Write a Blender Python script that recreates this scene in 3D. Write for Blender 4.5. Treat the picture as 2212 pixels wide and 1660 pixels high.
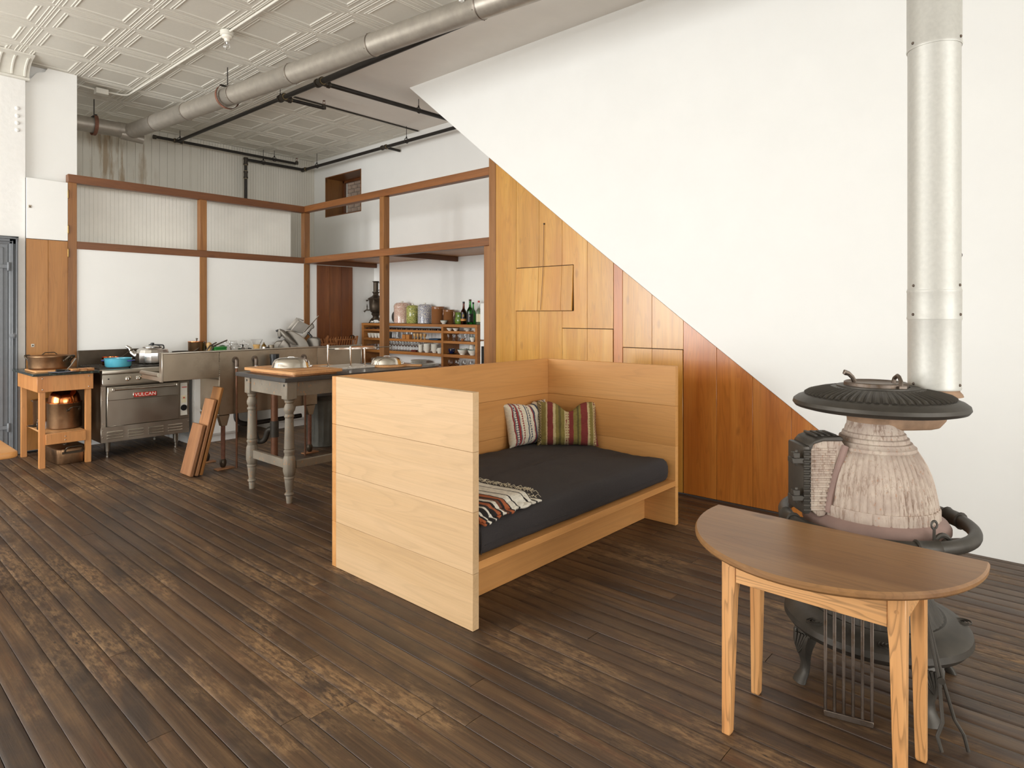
import bpy, bmesh, math, random
from mathutils import Vector, Matrix
from math import pi, sin, cos, radians

for o in list(bpy.data.objects):
    bpy.data.objects.remove(o)
S = bpy.context.scene
COL = S.collection
R = random.Random(7)

# ------------------------------------------------------------------ camera
CAM = bpy.data.cameras.new('camera')
CAM.sensor_width = 36.0
CAM.lens = 1372.25 / 2212 * 36.0
CAM.shift_y = (678.02 - 830.0) / 2212
CAM.clip_start = 0.05
camo = bpy.data.objects.new('camera', CAM)
camo.location = (0, 0, 1.487)
camo.rotation_euler = (pi / 2, 0, -0.84149)
COL.objects.link(camo)
S.camera = camo

# ------------------------------------------------------------------ world, daylight, exposure
W = bpy.data.worlds.new('sky')
S.world = W
W.use_nodes = True
bg = W.node_tree.nodes['Background']
bg.inputs[0].default_value = (1.0, 0.97, 0.93, 1)
bg.inputs[1].default_value = 0.8

VS = S.view_settings
VS.view_transform = 'Standard'
VS.look = 'None'
VS.gamma = 1.0
VS.use_curve_mapping = False
VS.exposure = -0.18

XL, YF, ZC = -4.2, -9.0, 4.18            # window walls behind the camera, ceiling
XW, YB = 4.835, 8.338                    # stair wall, timber-frame wall
XK, YK = 6.06, 10.13                     # far kitchen walls
WIN_L = [-0.8, 1.2, 3.2, 5.2, 7.2]    # window centres on the left wall (along Y)
WIN_F = [-3.1, -1.1, 0.9, 2.9]                # window centres on the front wall (along X)
WW, WZ0, WZ1 = 1.7, 0.62, 3.45

def daylight(name, loc, rot, sx, sy, power, col):
    l = bpy.data.lights.new(name, 'AREA')
    l.shape = 'RECTANGLE'; l.size = sx; l.size_y = sy
    l.energy = power; l.color = col
    o = bpy.data.objects.new(name, l)
    o.location = loc; o.rotation_euler = rot
    COL.objects.link(o)

DAY_L, DAY_F = 300.0, 205.0
for y, wgt in zip(WIN_L, (0.06, 0.14, 0.32, 0.68, 1.0)):   # unseen windows; near bays dimmed and far ones boosted to lift the kitchen
    daylight('window_daylight', (XL - 0.05, y, (WZ0 + WZ1) / 2), (0, -pi / 2, 0), WZ1 - WZ0, WW, DAY_L*wgt, (0.95, 0.98, 1.0))
for x in WIN_F:
    daylight('window_daylight', (x, YF - 0.05, (WZ0 + WZ1) / 2), (pi / 2, 0, 0), WW, WZ1 - WZ0, DAY_F, (0.95, 0.98, 1.0))

# ------------------------------------------------------------------ helpers
def lin(c):
    c /= 255.0
    return c / 12.92 if c <= 0.04045 else ((c + 0.055) / 1.055) ** 2.4
def rgb(r, g, b): return (lin(r), lin(g), lin(b), 1.0)

class MB:
    """collects verts and faces, then links them as one mesh object"""
    def __init__(s): s.v = []; s.f = []
    def add(s, vs, fs):
        n = len(s.v); s.v += [tuple(v) for v in vs]; s.f += [tuple(i + n for i in f) for f in fs]; return s
    def box(s, x0, x1, y0, y1, z0, z1):
        return s.add([(x0,y0,z0),(x1,y0,z0),(x1,y1,z0),(x0,y1,z0),(x0,y0,z1),(x1,y0,z1),(x1,y1,z1),(x0,y1,z1)],
              [(0,3,2,1),(4,5,6,7),(0,1,5,4),(1,2,6,5),(2,3,7,6),(3,0,4,7)])
    def cbox(s, c, d, rot=None):
        x,y,z = d[0]/2, d[1]/2, d[2]/2
        vs = [Vector(p) for p in [(-x,-y,-z),(x,-y,-z),(x,y,-z),(-x,y,-z),(-x,-y,z),(x,-y,z),(x,y,z),(-x,y,z)]]
        if rot is not None: vs = [rot @ v for v in vs]
        c = Vector(c)
        return s.add([v + c for v in vs], [(0,3,2,1),(4,5,6,7),(0,1,5,4),(1,2,6,5),(2,3,7,6),(3,0,4,7)])
    def prism(s, pts, a0, a1, axis='z'):
        n = len(pts)
        def P(p, a):
            if axis == 'z': return (p[0], p[1], a)
            if axis == 'x': return (a, p[0], p[1])
            return (p[0], a, p[1])
        vs = [P(p, a0) for p in pts] + [P(p, a1) for p in pts]
        fs = [tuple(range(n)), tuple(range(2*n-1, n-1, -1))]
        fs += [(i, n+i, n+(i+1)%n, (i+1)%n) for i in range(n)]
        return s.add(vs, fs)
    def lathe(s, prof, n=24, c=(0,0,0), mod=None, sx=1, sy=1):
        vs = []; fs = []; m = len(prof)
        for r, z in prof:
            for k in range(n):
                a = 2*pi*k/n
                rr = r * (mod(a, z) if mod else 1)
                vs.append((c[0]+rr*cos(a)*sx, c[1]+rr*sin(a)*sy, c[2]+z))
        for i in range(m-1):
            for k in range(n):
                k2 = (k+1) % n
                fs.append((i*n+k, i*n+k2, (i+1)*n+k2, (i+1)*n+k))
        if prof[0][0] > 1e-5: fs.append(tuple(range(n-1, -1, -1)))
        if prof[-1][0] > 1e-5: fs.append(tuple((m-1)*n+k for k in range(n)))
        return s.add(vs, fs)
    def shell(s, prof, n=24, c=(0,0,0), sx=1, sy=1):
        """open vessel: closed profile loop (outside up, inside down), no caps"""
        vs = []; fs = []; m = len(prof)
        for r, z in prof:
            for k in range(n):
                a = 2*pi*k/n
                vs.append((c[0]+r*cos(a)*sx, c[1]+r*sin(a)*sy, c[2]+z))
        for i in range(m-1):
            for k in range(n):
                k2 = (k+1) % n
                fs.append((i*n+k, i*n+k2, (i+1)*n+k2, (i+1)*n+k))
        return s.add(vs, fs)
    def tube(s, pts, r, n=8, closed=False, cap=True):
        P = [Vector(p) for p in pts]; m = len(P)
        rs = r if isinstance(r, (list, tuple)) else [r]*m
        T = []
        for i in range(m):
            if closed: t = P[(i+1)%m] - P[i-1]
            else: t = P[min(i+1,m-1)] - P[max(i-1,0)]
            T.append(t.normalized())
        up = Vector((0,0,1)) if abs(T[0].z) < 0.9 else Vector((1,0,0))
        N = (up - T[0]*up.dot(T[0])).normalized()
        vs = []; fs = []
        for i in range(m):
            N = (N - T[i]*N.dot(T[i])).normalized()
            B = T[i].cross(N)
            for k in range(n):
                a = 2*pi*k/n
                vs.append(P[i] + (N*cos(a) + B*sin(a))*rs[i])
        for i in range(m if closed else m-1):
            j = (i+1) % m
            for k in range(n):
                k2 = (k+1) % n
                fs.append((i*n+k, i*n+k2, j*n+k2, j*n+k))
        if cap and not closed:
            fs.append(tuple(range(n-1,-1,-1))); fs.append(tuple((m-1)*n+k for k in range(n)))
        return s.add(vs, fs)
    def cyl(s, p0, p1, r, n=16, r1=None): return s.tube([p0, p1], [r, r if r1 is None else r1], n)
    def disc(s, c, r, h, n=20): return s.lathe([(r,0),(r,h)], n, c)
    def sphere(s, c, r, n=12, sz=1.0):
        prof = [(max(r*sin(pi*i/(n)),1e-6), -r*cos(pi*i/n)*sz) for i in range(n+1)]
        prof[0] = (1e-6, prof[0][1]); prof[-1] = (1e-6, prof[-1][1])
        return s.lathe(prof, n*2, c)
    def mesh(s, name, bevel=0.0, seg=1, angle=38, weld=True):
        me = bpy.data.meshes.new(name)
        bm = bmesh.new()
        vs = [bm.verts.new(v) for v in s.v]
        for f in s.f:
            try: bm.faces.new([vs[i] for i in f])
            except ValueError: pass
        if weld: bmesh.ops.remove_doubles(bm, verts=bm.verts, dist=1e-5)
        bmesh.ops.recalc_face_normals(bm, faces=bm.faces)
        if bevel > 0:
            es = [e for e in bm.edges if len(e.link_faces) == 2 and e.calc_face_angle(0) > 0.6]
            bmesh.ops.bevel(bm, geom=es, offset=bevel, segments=seg, affect='EDGES', clamp_overlap=True, profile=0.5)
        bm.to_mesh(me); bm.free()
        me.shade_smooth()
        me.set_sharp_from_angle(angle=radians(angle))
        return me
    def build(s, name, mat, parent=None, bevel=0.0, seg=1, angle=38, loc=None, rot=None):
        return obj(name, s.mesh(name, bevel, seg, angle), mat, parent, loc, rot)

def obj(name, me, mat, parent=None, loc=None, rot=None):
    if mat is not None:
        me.materials.clear(); me.materials.append(mat)
    o = bpy.data.objects.new(name, me)
    COL.objects.link(o)
    if parent is not None: o.parent = parent
    if loc is not None: o.location = loc
    if rot is not None: o.rotation_euler = rot
    return o
def tag(o, label=None, cat=None, group=None, kind=None):
    if label: o['label'] = label
    if cat: o['category'] = cat
    if group: o['group'] = group
    if kind: o['kind'] = kind
    return o
def thing(name, label, cat, loc=(0,0,0), rotz=0.0, group=None):
    o = bpy.data.objects.new(name, None)
    o.empty_display_size = 0.1
    COL.objects.link(o); o.location = loc; o.rotation_euler = (0,0,rotz)
    return tag(o, label, cat, group)
def struct(o, label, cat='wall'):
    return tag(o, label, cat, kind='structure')
def copy_tree(root, loc, rotz=None, label=None, group=None, scale=None):
    r = root.copy(); COL.objects.link(r); r.location = loc
    if rotz is not None: r.rotation_euler = (0,0,rotz)
    if label: r['label'] = label
    if group: r['group'] = group
    if scale: r.scale = scale
    for ch in [c for c in bpy.data.objects if c.parent == root]:
        c = ch.copy(); COL.objects.link(c); c.parent = r
        for g in [q for q in bpy.data.objects if q.parent == ch]:
            d = g.copy(); COL.objects.link(d); d.parent = c
    return r
def arc(cx, cy, r, a0, a1, n):
    return [(cx + r*cos(a0+(a1-a0)*i/n), cy + r*sin(a0+(a1-a0)*i/n)) for i in range(n+1)]
def rrect(x0, x1, y0, y1, r, n=4):
    p = []
    for cx, cy, a in ((x1-r,y0+r,-pi/2),(x1-r,y1-r,0),(x0+r,y1-r,pi/2),(x0+r,y0+r,pi)):
        p += arc(cx, cy, r, a, a+pi/2, n)
    return p
def bend(pts, rad, n=5):
    """polyline with rounded corners"""
    P = [Vector(p) for p in pts]; out = [P[0]]
    for i in range(1, len(P)-1):
        a = (P[i-1]-P[i]); b = (P[i+1]-P[i])
        d = min(rad, a.length*0.49, b.length*0.49)
        p0 = P[i] + a.normalized()*d; p1 = P[i] + b.normalized()*d
        for k in range(n+1):
            t = k/n
            out.append(p0*(1-t)**2 + P[i]*2*t*(1-t) + p1*t*t)
    out.append(P[-1])
    return out

# ------------------------------------------------------------------ materials
def new_mat(name):
    m = bpy.data.materials.new(name); m.use_nodes = True
    nt = m.node_tree; b = nt.nodes['Principled BSDF']
    return m, nt, b
def L(nt, a, b): nt.links.new(a, b)
def nd(nt, t, **kw):
    n = nt.nodes.new(t)
    for k, v in kw.items(): setattr(n, k, v)
    return n
def coords(nt, rnd=0.0, scale=(1,1,1)):
    tc = nd(nt, 'ShaderNodeTexCoord'); out = tc.outputs['Object']
    if rnd:
        oi = nd(nt, 'ShaderNodeObjectInfo')
        m = nd(nt, 'ShaderNodeMath', operation='MULTIPLY'); L(nt, oi.outputs['Random'], m.inputs[0]); m.inputs[1].default_value = rnd
        a = nd(nt, 'ShaderNodeVectorMath', operation='ADD'); L(nt, out, a.inputs[0]); L(nt, m.outputs[0], a.inputs[1]); out = a.outputs[0]
    mp = nd(nt, 'ShaderNodeMapping'); L(nt, out, mp.inputs[0]); mp.inputs['Scale'].default_value = scale
    return mp.outputs[0]
def noise(nt, vec, scale, detail=4, rough=0.55, dist=0.0):
    n = nd(nt, 'ShaderNodeTexNoise'); L(nt, vec, n.inputs['Vector'])
    n.inputs['Scale'].default_value = scale; n.inputs['Detail'].default_value = detail
    n.inputs['Roughness'].default_value = rough; n.inputs['Distortion'].default_value = dist
    return n.outputs['Fac']
def ramp(nt, fac, stops, interp='LINEAR'):
    r = nd(nt, 'ShaderNodeValToRGB'); r.color_ramp.interpolation = interp
    e = r.color_ramp.elements
    e[0].position, e[0].color = stops[0]; e[1].position, e[1].color = stops[-1]
    for p, c in stops[1:-1]:
        x = e.new(p); x.color = c
    L(nt, fac, r.inputs[0]); return r.outputs[0]
def mixc(nt, fac, a, b, mode='MIX'):
    m = nd(nt, 'ShaderNodeMix', data_type='RGBA', blend_type=mode)
    for sock, v in ((m.inputs[0], fac), (m.inputs[6], a), (m.inputs[7], b)):
        if hasattr(v, 'is_linked'): L(nt, v, sock)
        else: sock.default_value = v
    return m.outputs[2]
def bump(nt, b, h, strength=0.2, dist=0.01):
    n = nd(nt, 'ShaderNodeBump'); n.inputs['Strength'].default_value = strength; n.inputs['Distance'].default_value = dist
    L(nt, h, n.inputs['Height']); L(nt, n.outputs[0], b.inputs['Normal'])
def g(v): return (v, v, v, 1)

def plain(name, col, rough=0.5, metal=0.0, var=0.06, bmp=0.0, sc=8.0, coat=0.0, trans=0.0, ior=1.45):
    m, nt, b = new_mat(name)
    c = coords(nt, 5.0)
    n = noise(nt, c, sc, 5)
    lo = tuple(x*(1-var) for x in col[:3]) + (1,); hi = tuple(min(1, x*(1+var)) for x in col[:3]) + (1,)
    L(nt, ramp(nt, n, [(0.3, lo), (0.7, hi)]), b.inputs['Base Color'])
    b.inputs['Roughness'].default_value = rough; b.inputs['Metallic'].default_value = metal
    b.inputs['Coat Weight'].default_value = coat
    b.inputs['Transmission Weight'].default_value = trans; b.inputs['IOR'].default_value = ior
    if bmp: bump(nt, b, n, bmp)
    return m

def wood(name, dark, mid, light, axis='z', rough=0.45, figure=0.0, fsc=1.0, var=0.18, streak=0.25, coat=0.0, knots=0.0, stain=None, fine=1.0):
    """straight-grained boards; figure adds darker growth-ring lines"""
    m, nt, b = new_mat(name)
    def sc(al, ac): return {'x': (al, ac, ac), 'y': (ac, al, ac), 'z': (ac, ac, al)}[axis]
    c1 = coords(nt, 37.0, sc(0.55*fsc, 7*fsc))
    n1 = noise(nt, c1, 1.0, 4, 0.5, 0.8)
    col = ramp(nt, n1, [(0.25, dark), (0.5, mid), (0.75, light)])
    c2 = coords(nt, 11.0, sc(2.2*fine, 120*fine))
    n2 = noise(nt, c2, 1.0, 3, 0.6, 0.2)
    st = ramp(nt, n2, [(0.3, g(1-streak)), (0.7, g(1.0))])
    col = mixc(nt, 1.0, col, st, 'MULTIPLY')
    if figure:
        c3 = coords(nt, 23.0, sc(0.7*fsc, 9*fsc))
        n3 = noise(nt, c3, 1.0, 2, 0.5, 0.3)
        mm = nd(nt, 'ShaderNodeMath', operation='MULTIPLY'); L(nt, n3, mm.inputs[0]); mm.inputs[1].default_value = 13.0
        fr = nd(nt, 'ShaderNodeMath', operation='FRACT'); L(nt, mm.outputs[0], fr.inputs[0])
        ring = ramp(nt, fr.outputs[0], [(0.0, g(1.0)), (0.55, g(1.0)), (0.9, g(1-figure)), (1.0, g(1.0))])
        col = mixc(nt, 1.0, col, mixc(nt, 0.5, ring, mixc(nt, 1.0, ring, rgb(255,205,165), 'MULTIPLY')), 'MULTIPLY')
    if knots:
        c4 = coords(nt, 3.0, sc(2.2, 5))
        v = nd(nt, 'ShaderNodeTexVoronoi'); L(nt, c4, v.inputs['Vector']); v.inputs['Scale'].default_value = 1.0
        k = ramp(nt, v.outputs['Distance'], [(0.0, g(1.0)), (0.07, g(0.7)), (0.12, g(0.0))])
        col = mixc(nt, mixc(nt, 1.0, k, g(knots), 'MULTIPLY'), col, rgb(70,38,20))
    if stain:
        c5 = coords(nt, 0.0, sc(0.8, 2.5))
        n5 = noise(nt, c5, 1.0, 5, 0.6)
        col = mixc(nt, ramp(nt, n5, [(0.48, g(0)), (0.66, g(stain[1]))]), col, stain[0])
    oi = nd(nt, 'ShaderNodeObjectInfo')
    mr = nd(nt, 'ShaderNodeMapRange'); L(nt, oi.outputs['Random'], mr.inputs[0])
    mr.inputs[3].default_value = 1 - var; mr.inputs[4].default_value = 1 + var*0.6
    hs = nd(nt, 'ShaderNodeHueSaturation'); L(nt, mr.outputs[0], hs.inputs['Value']); L(nt, col, hs.inputs['Color'])
    L(nt, hs.outputs[0], b.inputs['Base Color'])
    b.inputs['Roughness'].default_value = rough; b.inputs['Coat Weight'].default_value = coat; b.inputs['Coat Roughness'].default_value = 0.25
    bump(nt, b, n2, 0.08, 0.004)
    return m

def metal(name, col, rough=0.35, var=0.15, dirt=None, brushed=None, sc=6.0, bmp=0.02):
    m, nt, b = new_mat(name)
    c = coords(nt, 9.0, brushed or (1,1,1))
    n = noise(nt, c, sc, 5, 0.6)
    lo = tuple(x*(1-var) for x in col[:3]) + (1,); hi = tuple(min(1, x*(1+var)) for x in col[:3]) + (1,)
    cc = ramp(nt, n, [(0.3, lo), (0.7, hi)])
    b.inputs['Metallic'].default_value = 1.0
    if dirt:
        c2 = coords(nt, 4.0); n2 = noise(nt, c2, dirt[2] if len(dirt) > 2 else 9.0, 6, 0.65)
        k = ramp(nt, n2, [(0.5, g(0)), (0.68, g(dirt[1]))])
        cc = mixc(nt, k, cc, dirt[0])
    L(nt, cc, b.inputs['Base Color'])
    rr = ramp(nt, n, [(0.3, g(rough*0.8)), (0.7, g(min(1, rough*1.25)))])
    L(nt, rr, b.inputs['Roughness'])
    if bmp: bump(nt, b, n, bmp, 0.01)
    return m

def speckle(name, base, spots, sc=90.0, lo=0.5, hi=0.56, rough=0.12, spot2=None):
    m, nt, b = new_mat(name)
    c = coords(nt, 3.0)
    k = ramp(nt, noise(nt, c, sc, 2, 0.5), [(lo, g(0)), (hi, g(1))])
    col = mixc(nt, k, base, spots)
    if spot2:
        k2 = ramp(nt, noise(nt, c, sc*0.55, 2, 0.5, 0.5), [(0.58, g(0)), (0.62, g(1))])
        col = mixc(nt, k2, col, spot2)
    L(nt, col, b.inputs['Base Color']); b.inputs['Roughness'].default_value = rough
    return m
def glass(name, col=(1,1,1,1), rough=0.0, ior=1.45):
    m, nt, b = new_mat(name)
    b.inputs['Base Color'].default_value = col; b.inputs['Roughness'].default_value = rough
    b.inputs['Transmission Weight'].default_value = 1.0; b.inputs['IOR'].default_value = ior
    return m

M = {}
M['white'] = plain('white_paint', rgb(238,236,230), 0.55, var=0.012, bmp=0.015, sc=3)
M['white_rough'] = plain('rough_white_plaster', rgb(233,230,224), 0.7, var=0.02, bmp=0.25, sc=18)
M['ceil'] = plain('plaster_ceiling', rgb(232,226,217), 0.8, var=0.02, bmp=0.05, sc=4)
M['tin'] = plain('painted_tin', rgb(214,209,196), 0.42, var=0.02, bmp=0.02, sc=30)
M['grey_door'] = plain('grey_door_paint', rgb(112,114,116), 0.42, var=0.08, bmp=0.05, sc=14)
# floor boards: brown varnish worn through in patches
def floor_mat():
    m, nt, b = new_mat('worn_floor_boards')
    cw = coords(nt, 0.0, (1.0, 0.45, 1.0))
    cr = coords(nt, 61.0, (1.0, 1.0, 1.0))
    oi = nd(nt, 'ShaderNodeObjectInfo')
    grain = noise(nt, coords(nt, 17.0, (150, 3.0, 20)), 1.0, 4, 0.6, 0.25)
    soft = noise(nt, coords(nt, 41.0, (16, 0.9, 4)), 1.0, 4, 0.6, 0.6)
    base = ramp(nt, soft, [(0.25, rgb(66,47,33)), (0.5, rgb(96,71,48)), (0.75, rgb(124,95,64))])
    worn = noise(nt, cw, 1.6, 7, 0.68, 0.3)
    speck = noise(nt, coords(nt, 5.0, (60, 16, 10)), 1.0, 5, 0.7)
    wm = mixc(nt, 1.0, ramp(nt, worn, [(0.50, g(0)), (0.60, g(1))]), ramp(nt, speck, [(0.42, g(0)), (0.58, g(0.9))]), 'MULTIPLY')
    col = mixc(nt, wm, base, rgb(156,122,84))
    dk = noise(nt, coords(nt, 2.0, (1.3, 0.5, 1)), 2.1, 7, 0.66, 0.5)
    col = mixc(nt, ramp(nt, dk, [(0.50, g(0)), (0.66, g(0.75))]), col, rgb(52,41,35))
    rd = noise(nt, coords(nt, 29.0, (10, 1.5, 4)), 1.0, 4, 0.6)
    col = mixc(nt, ramp(nt, rd, [(0.58, g(0)), (0.72, g(0.55))]), col, rgb(98,58,32))
    col = mixc(nt, 1.0, col, ramp(nt, grain, [(0.3, g(0.55)), (0.65, g(1.0))]), 'MULTIPLY')
    vo = nd(nt, 'ShaderNodeTexVoronoi'); L(nt, coords(nt, 13.0, (11.3, 4.2, 1)), vo.inputs['Vector']); vo.inputs['Scale'].default_value = 1.0
    col = mixc(nt, ramp(nt, vo.outputs['Distance'], [(0.0, g(0.85)), (0.035, g(0.8)), (0.06, g(0))]), col, rgb(24,20,18))
    tcx = nd(nt, 'ShaderNodeTexCoord'); sx = nd(nt, 'ShaderNodeSeparateXYZ'); L(nt, tcx.outputs['Object'], sx.inputs[0])
    ma = nd(nt, 'ShaderNodeMath', operation='MULTIPLY_ADD'); L(nt, sx.outputs[0], ma.inputs[0]); ma.inputs[1].default_value = 1/0.0885; ma.inputs[2].default_value = -0.533/0.0885 + 100
    fx = nd(nt, 'ShaderNodeMath', operation='FRACT'); L(nt, ma.outputs[0], fx.inputs[0])
    edge = ramp(nt, fx.outputs[0], [(0.0, g(1)), (0.05, g(0.8)), (0.30, g(0)), (0.72, g(0)), (0.95, g(0.8)), (1.0, g(1))])
    em = mixc(nt, 1.0, edge, ramp(nt, noise(nt, coords(nt, 3.0, (2, 0.8, 1)), 1.3, 3), [(0.35, g(0.05)), (0.6, g(0.6))]), 'MULTIPLY')
    col = mixc(nt, em, col, rgb(56,43,34))
    sp = noise(nt, cr, 95.0, 2, 0.5)
    col = mixc(nt, ramp(nt, sp, [(0.70, g(0)), (0.74, g(0.7))]), col, rgb(34,28,26))
    mr = nd(nt, 'ShaderNodeMapRange'); L(nt, oi.outputs['Random'], mr.inputs[0]); mr.inputs[3].default_value = 0.72; mr.inputs[4].default_value = 1.16
    hs = nd(nt, 'ShaderNodeHueSaturation'); L(nt, mr.outputs[0], hs.inputs['Value']); L(nt, col, hs.inputs['Color'])
    L(nt, hs.outputs[0], b.inputs['Base Color'])
    L(nt, ramp(nt, worn, [(0.4, g(0.40)), (0.62, g(0.62))]), b.inputs['Roughness'])
    bump(nt, b, mixc(nt, 0.5, grain, speck), 0.22, 0.004)
    return m
M['floor'] = floor_mat()
M['gap'] = plain('dark_subfloor', rgb(26,20,17), 0.9)
M['frame'] = wood('red_brown_timber', rgb(120,84,44), rgb(146,106,58), rgb(166,126,74), 'z', 0.4, figure=0.12, knots=0.6, streak=0.2)
M['frame_x'] = wood('red_brown_timber_x', rgb(94,60,30), rgb(118,78,42), rgb(136,94,54), 'x', 0.4, figure=0.12, knots=0.5, streak=0.2)
M['frame_y'] = wood('red_brown_timber_y', rgb(106,68,34), rgb(130,88,46), rgb(150,104,58), 'y', 0.4, figure=0.12, knots=0.5, streak=0.2)
M['stair'] = wood('amber_varnished_board', rgb(186,142,58), rgb(204,162,74), rgb(214,178,94), 'z', 0.28, figure=0.12, knots=0.35, streak=0.12, var=0.08, coat=0.35, stain=(rgb(178,112,46), 0.45))
M['stair_dark'] = wood('orange_varnished_board', rgb(170,106,40), rgb(192,128,56), rgb(206,148,72), 'z', 0.28, figure=0.14, knots=0.45, streak=0.14, var=0.10, coat=0.35, stain=(rgb(160,90,36), 0.5))
M['closet'] = wood('closet_board', rgb(158,114,58), rgb(172,128,68), rgb(184,142,82), 'z', 0.4, figure=0.12, streak=0.15, var=0.05)
M['brown_door'] = wood('brown_plank_door', rgb(106,66,36), rgb(128,82,46), rgb(146,98,56), 'z', 0.4, figure=0.1, var=0.16, stain=(rgb(72,38,20), 0.5))
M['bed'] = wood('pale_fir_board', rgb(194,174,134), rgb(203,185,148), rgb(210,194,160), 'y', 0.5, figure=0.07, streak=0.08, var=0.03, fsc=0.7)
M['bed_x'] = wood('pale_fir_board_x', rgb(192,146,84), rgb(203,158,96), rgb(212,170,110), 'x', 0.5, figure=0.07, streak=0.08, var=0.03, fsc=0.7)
M['bed_in'] = wood('honey_fir_board', rgb(200,156,92), rgb(210,168,104), rgb(217,178,118), 'y', 0.5, figure=0.07, streak=0.08, var=0.03, fsc=0.7)  # inner bed boards oranger: wood tone plus light bounced among them, put into colour
M['bed_z'] = wood('pale_fir_endgrain', rgb(196,158,106), rgb(208,172,120), rgb(216,182,132), 'x', 0.6, figure=0.10, streak=0.15, var=0.04, fsc=2.5)
M['pine'] = wood('figured_pine', rgb(200,152,96), rgb(214,172,116), rgb(222,184,132), 'z', 0.45, figure=0.40, streak=0.1, var=0.05, fsc=1.6)
M['pine_y'] = wood('figured_pine_y', rgb(204,158,102), rgb(218,178,122), rgb(226,190,138), 'y', 0.45, figure=0.40, streak=0.08, var=0.03, fsc=1.3, knots=0.5)
M['pine_top'] = wood('brown_pine_top', rgb(128,100,64), rgb(148,118,78), rgb(162,134,92), 'y', 0.40, figure=0.16, streak=0.15, var=0.03, fsc=1.0, knots=0.7, stain=(rgb(104,70,44), 0.5))
M['maple'] = wood('maple_stand', rgb(184,132,76), rgb(198,148,90), rgb(208,162,104), 'z', 0.45, figure=0.12, streak=0.12, var=0.05)
M['board'] = wood('cutting_board', rgb(184,142,92), rgb(202,162,110), rgb(212,178,130), 'y', 0.5, figure=0.14, streak=0.14, var=0.08)
M['oldboard'] = wood('plank_offcut', rgb(150,108,70), rgb(172,130,88), rgb(190,148,104), 'z', 0.6, figure=0.22, streak=0.22, var=0.16, stain=(rgb(140,102,70), 0.5))
M['shelf'] = wood('shelf_wood', rgb(160,110,56), rgb(180,130,70), rgb(194,146,84), 'y', 0.4, figure=0.1, streak=0.15, var=0.06)
M['rack'] = wood('rack_wood', rgb(158,98,54), rgb(180,118,68), rgb(196,136,84), 'z', 0.5, var=0.12)
M['steel'] = metal('stainless_steel', rgb(178,170,156), 0.34, 0.05, sc=2, bmp=0)
M['steel_dull'] = metal('dull_sink_steel', rgb(156,144,126), 0.44, 0.14, dirt=(rgb(112,98,82), 0.5, 3.0), sc=2.5)
M['chrome'] = metal('polished_steel', rgb(206,200,190), 0.10, 0.04)
M['alum'] = metal('polished_aluminium', rgb(206,202,196), 0.20, 0.08)
M['galv'] = plain('galvanised_duct', rgb(164,156,144), 0.42, metal=0.45, var=0.10, sc=14)
M['flue'] = plain('weathered_galvanised_flue', rgb(196,193,184), 0.5, metal=0.35, var=0.05, sc=60, bmp=0.02)
M['iron'] = plain('black_cast_iron', rgb(70,65,58), 0.5, metal=0.45, var=0.22, sc=9, bmp=0.06)
M['iron_grey'] = metal('worn_grey_iron', rgb(120,108,98), 0.50, 0.2, dirt=(rgb(98,78,58), 0.7, 30.0), bmp=0.08)
M['pipe'] = plain('black_pipe', rgb(46,42,38), 0.45, metal=0.3, var=0.2)
M['pipe_fit'] = plain('black_pipe_fitting', rgb(62,56,48), 0.5, metal=0.3, var=0.2)
M['thread'] = plain('brass_thread', rgb(166,146,108), 0.4, metal=0.7, var=0.2)
M['copper'] = metal('bright_copper', rgb(216,132,76), 0.16, 0.12, dirt=(rgb(140,84,46), 0.5, 8.0))
M['copper_dull'] = metal('tarnished_copper', rgb(146,114,84), 0.40, 0.16, dirt=(rgb(104,82,60), 0.6, 6.0))
M['copper_pipe'] = plain('brown_copper_pipe', rgb(118,80,58), 0.5, metal=0.35, var=0.2, sc=16)
M['rust'] = plain('rusty_leg', rgb(122,82,64), 0.7, metal=0.2, var=0.3, sc=20, bmp=0.1)
M['bronze'] = plain('dark_bronze', rgb(74,63,50), 0.42, metal=0.6, var=0.2)
M['brass'] = metal('brass', rgb(150,122,70), 0.35, 0.15)
M['slate'] = plain('black_soapstone', rgb(58,56,54), 0.30, var=0.16, sc=10)
M['marble_g'] = speckle('green_black_marble', rgb(34,42,38), rgb(70,82,72), 40, 0.55, 0.7, 0.2)
M['marble_w'] = speckle('grey_white_marble', rgb(206,200,190), rgb(176,168,158), 30, 0.5, 0.7, 0.35)
M['cloth'] = plain('charcoal_cotton', rgb(54,49,48), 0.95, var=0.12, bmp=0.10, sc=220)
M['black'] = plain('black_plastic', rgb(24,23,22), 0.35)
M['dark'] = plain('dark_stain', rgb(52,40,32), 0.6)
M['cream'] = plain('cream_ceramic', rgb(232,226,212), 0.18, var=0.02)
M['teal_rim'] = plain('teal_glaze', rgb(64,112,102), 0.2, var=0.3, sc=60)
M['navy'] = speckle('navy_dotted_ceramic', rgb(24,28,62), rgb(222,214,180), 70, 0.66, 0.68, 0.15)
M['fridge'] = plain('white_enamel', rgb(236,234,228), 0.25, var=0.01)
M['glass'] = glass('clear_glass')
M['glass_w'] = glass('window_pane', (0.9,0.94,0.95,1))
M['glass_g'] = glass('green_glass', rgb(60,150,60))
M['glass_b'] = glass('brown_glass', rgb(110,44,16))
M['pink'] = speckle('pink_spatter', rgb(220,200,178), rgb(178,110,102), 150, 0.50, 0.56)
M['green'] = speckle('green_spatter', rgb(206,196,120), rgb(88,112,42), 140, 0.50, 0.56, spot2=rgb(66,92,28))
M['blue'] = speckle('blue_spatter', rgb(222,216,202), rgb(66,80,134), 145, 0.49, 0.55)
M['crock'] = plain('brown_salt_glaze', rgb(146,96,58), 0.14, var=0.10, sc=6)
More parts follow.
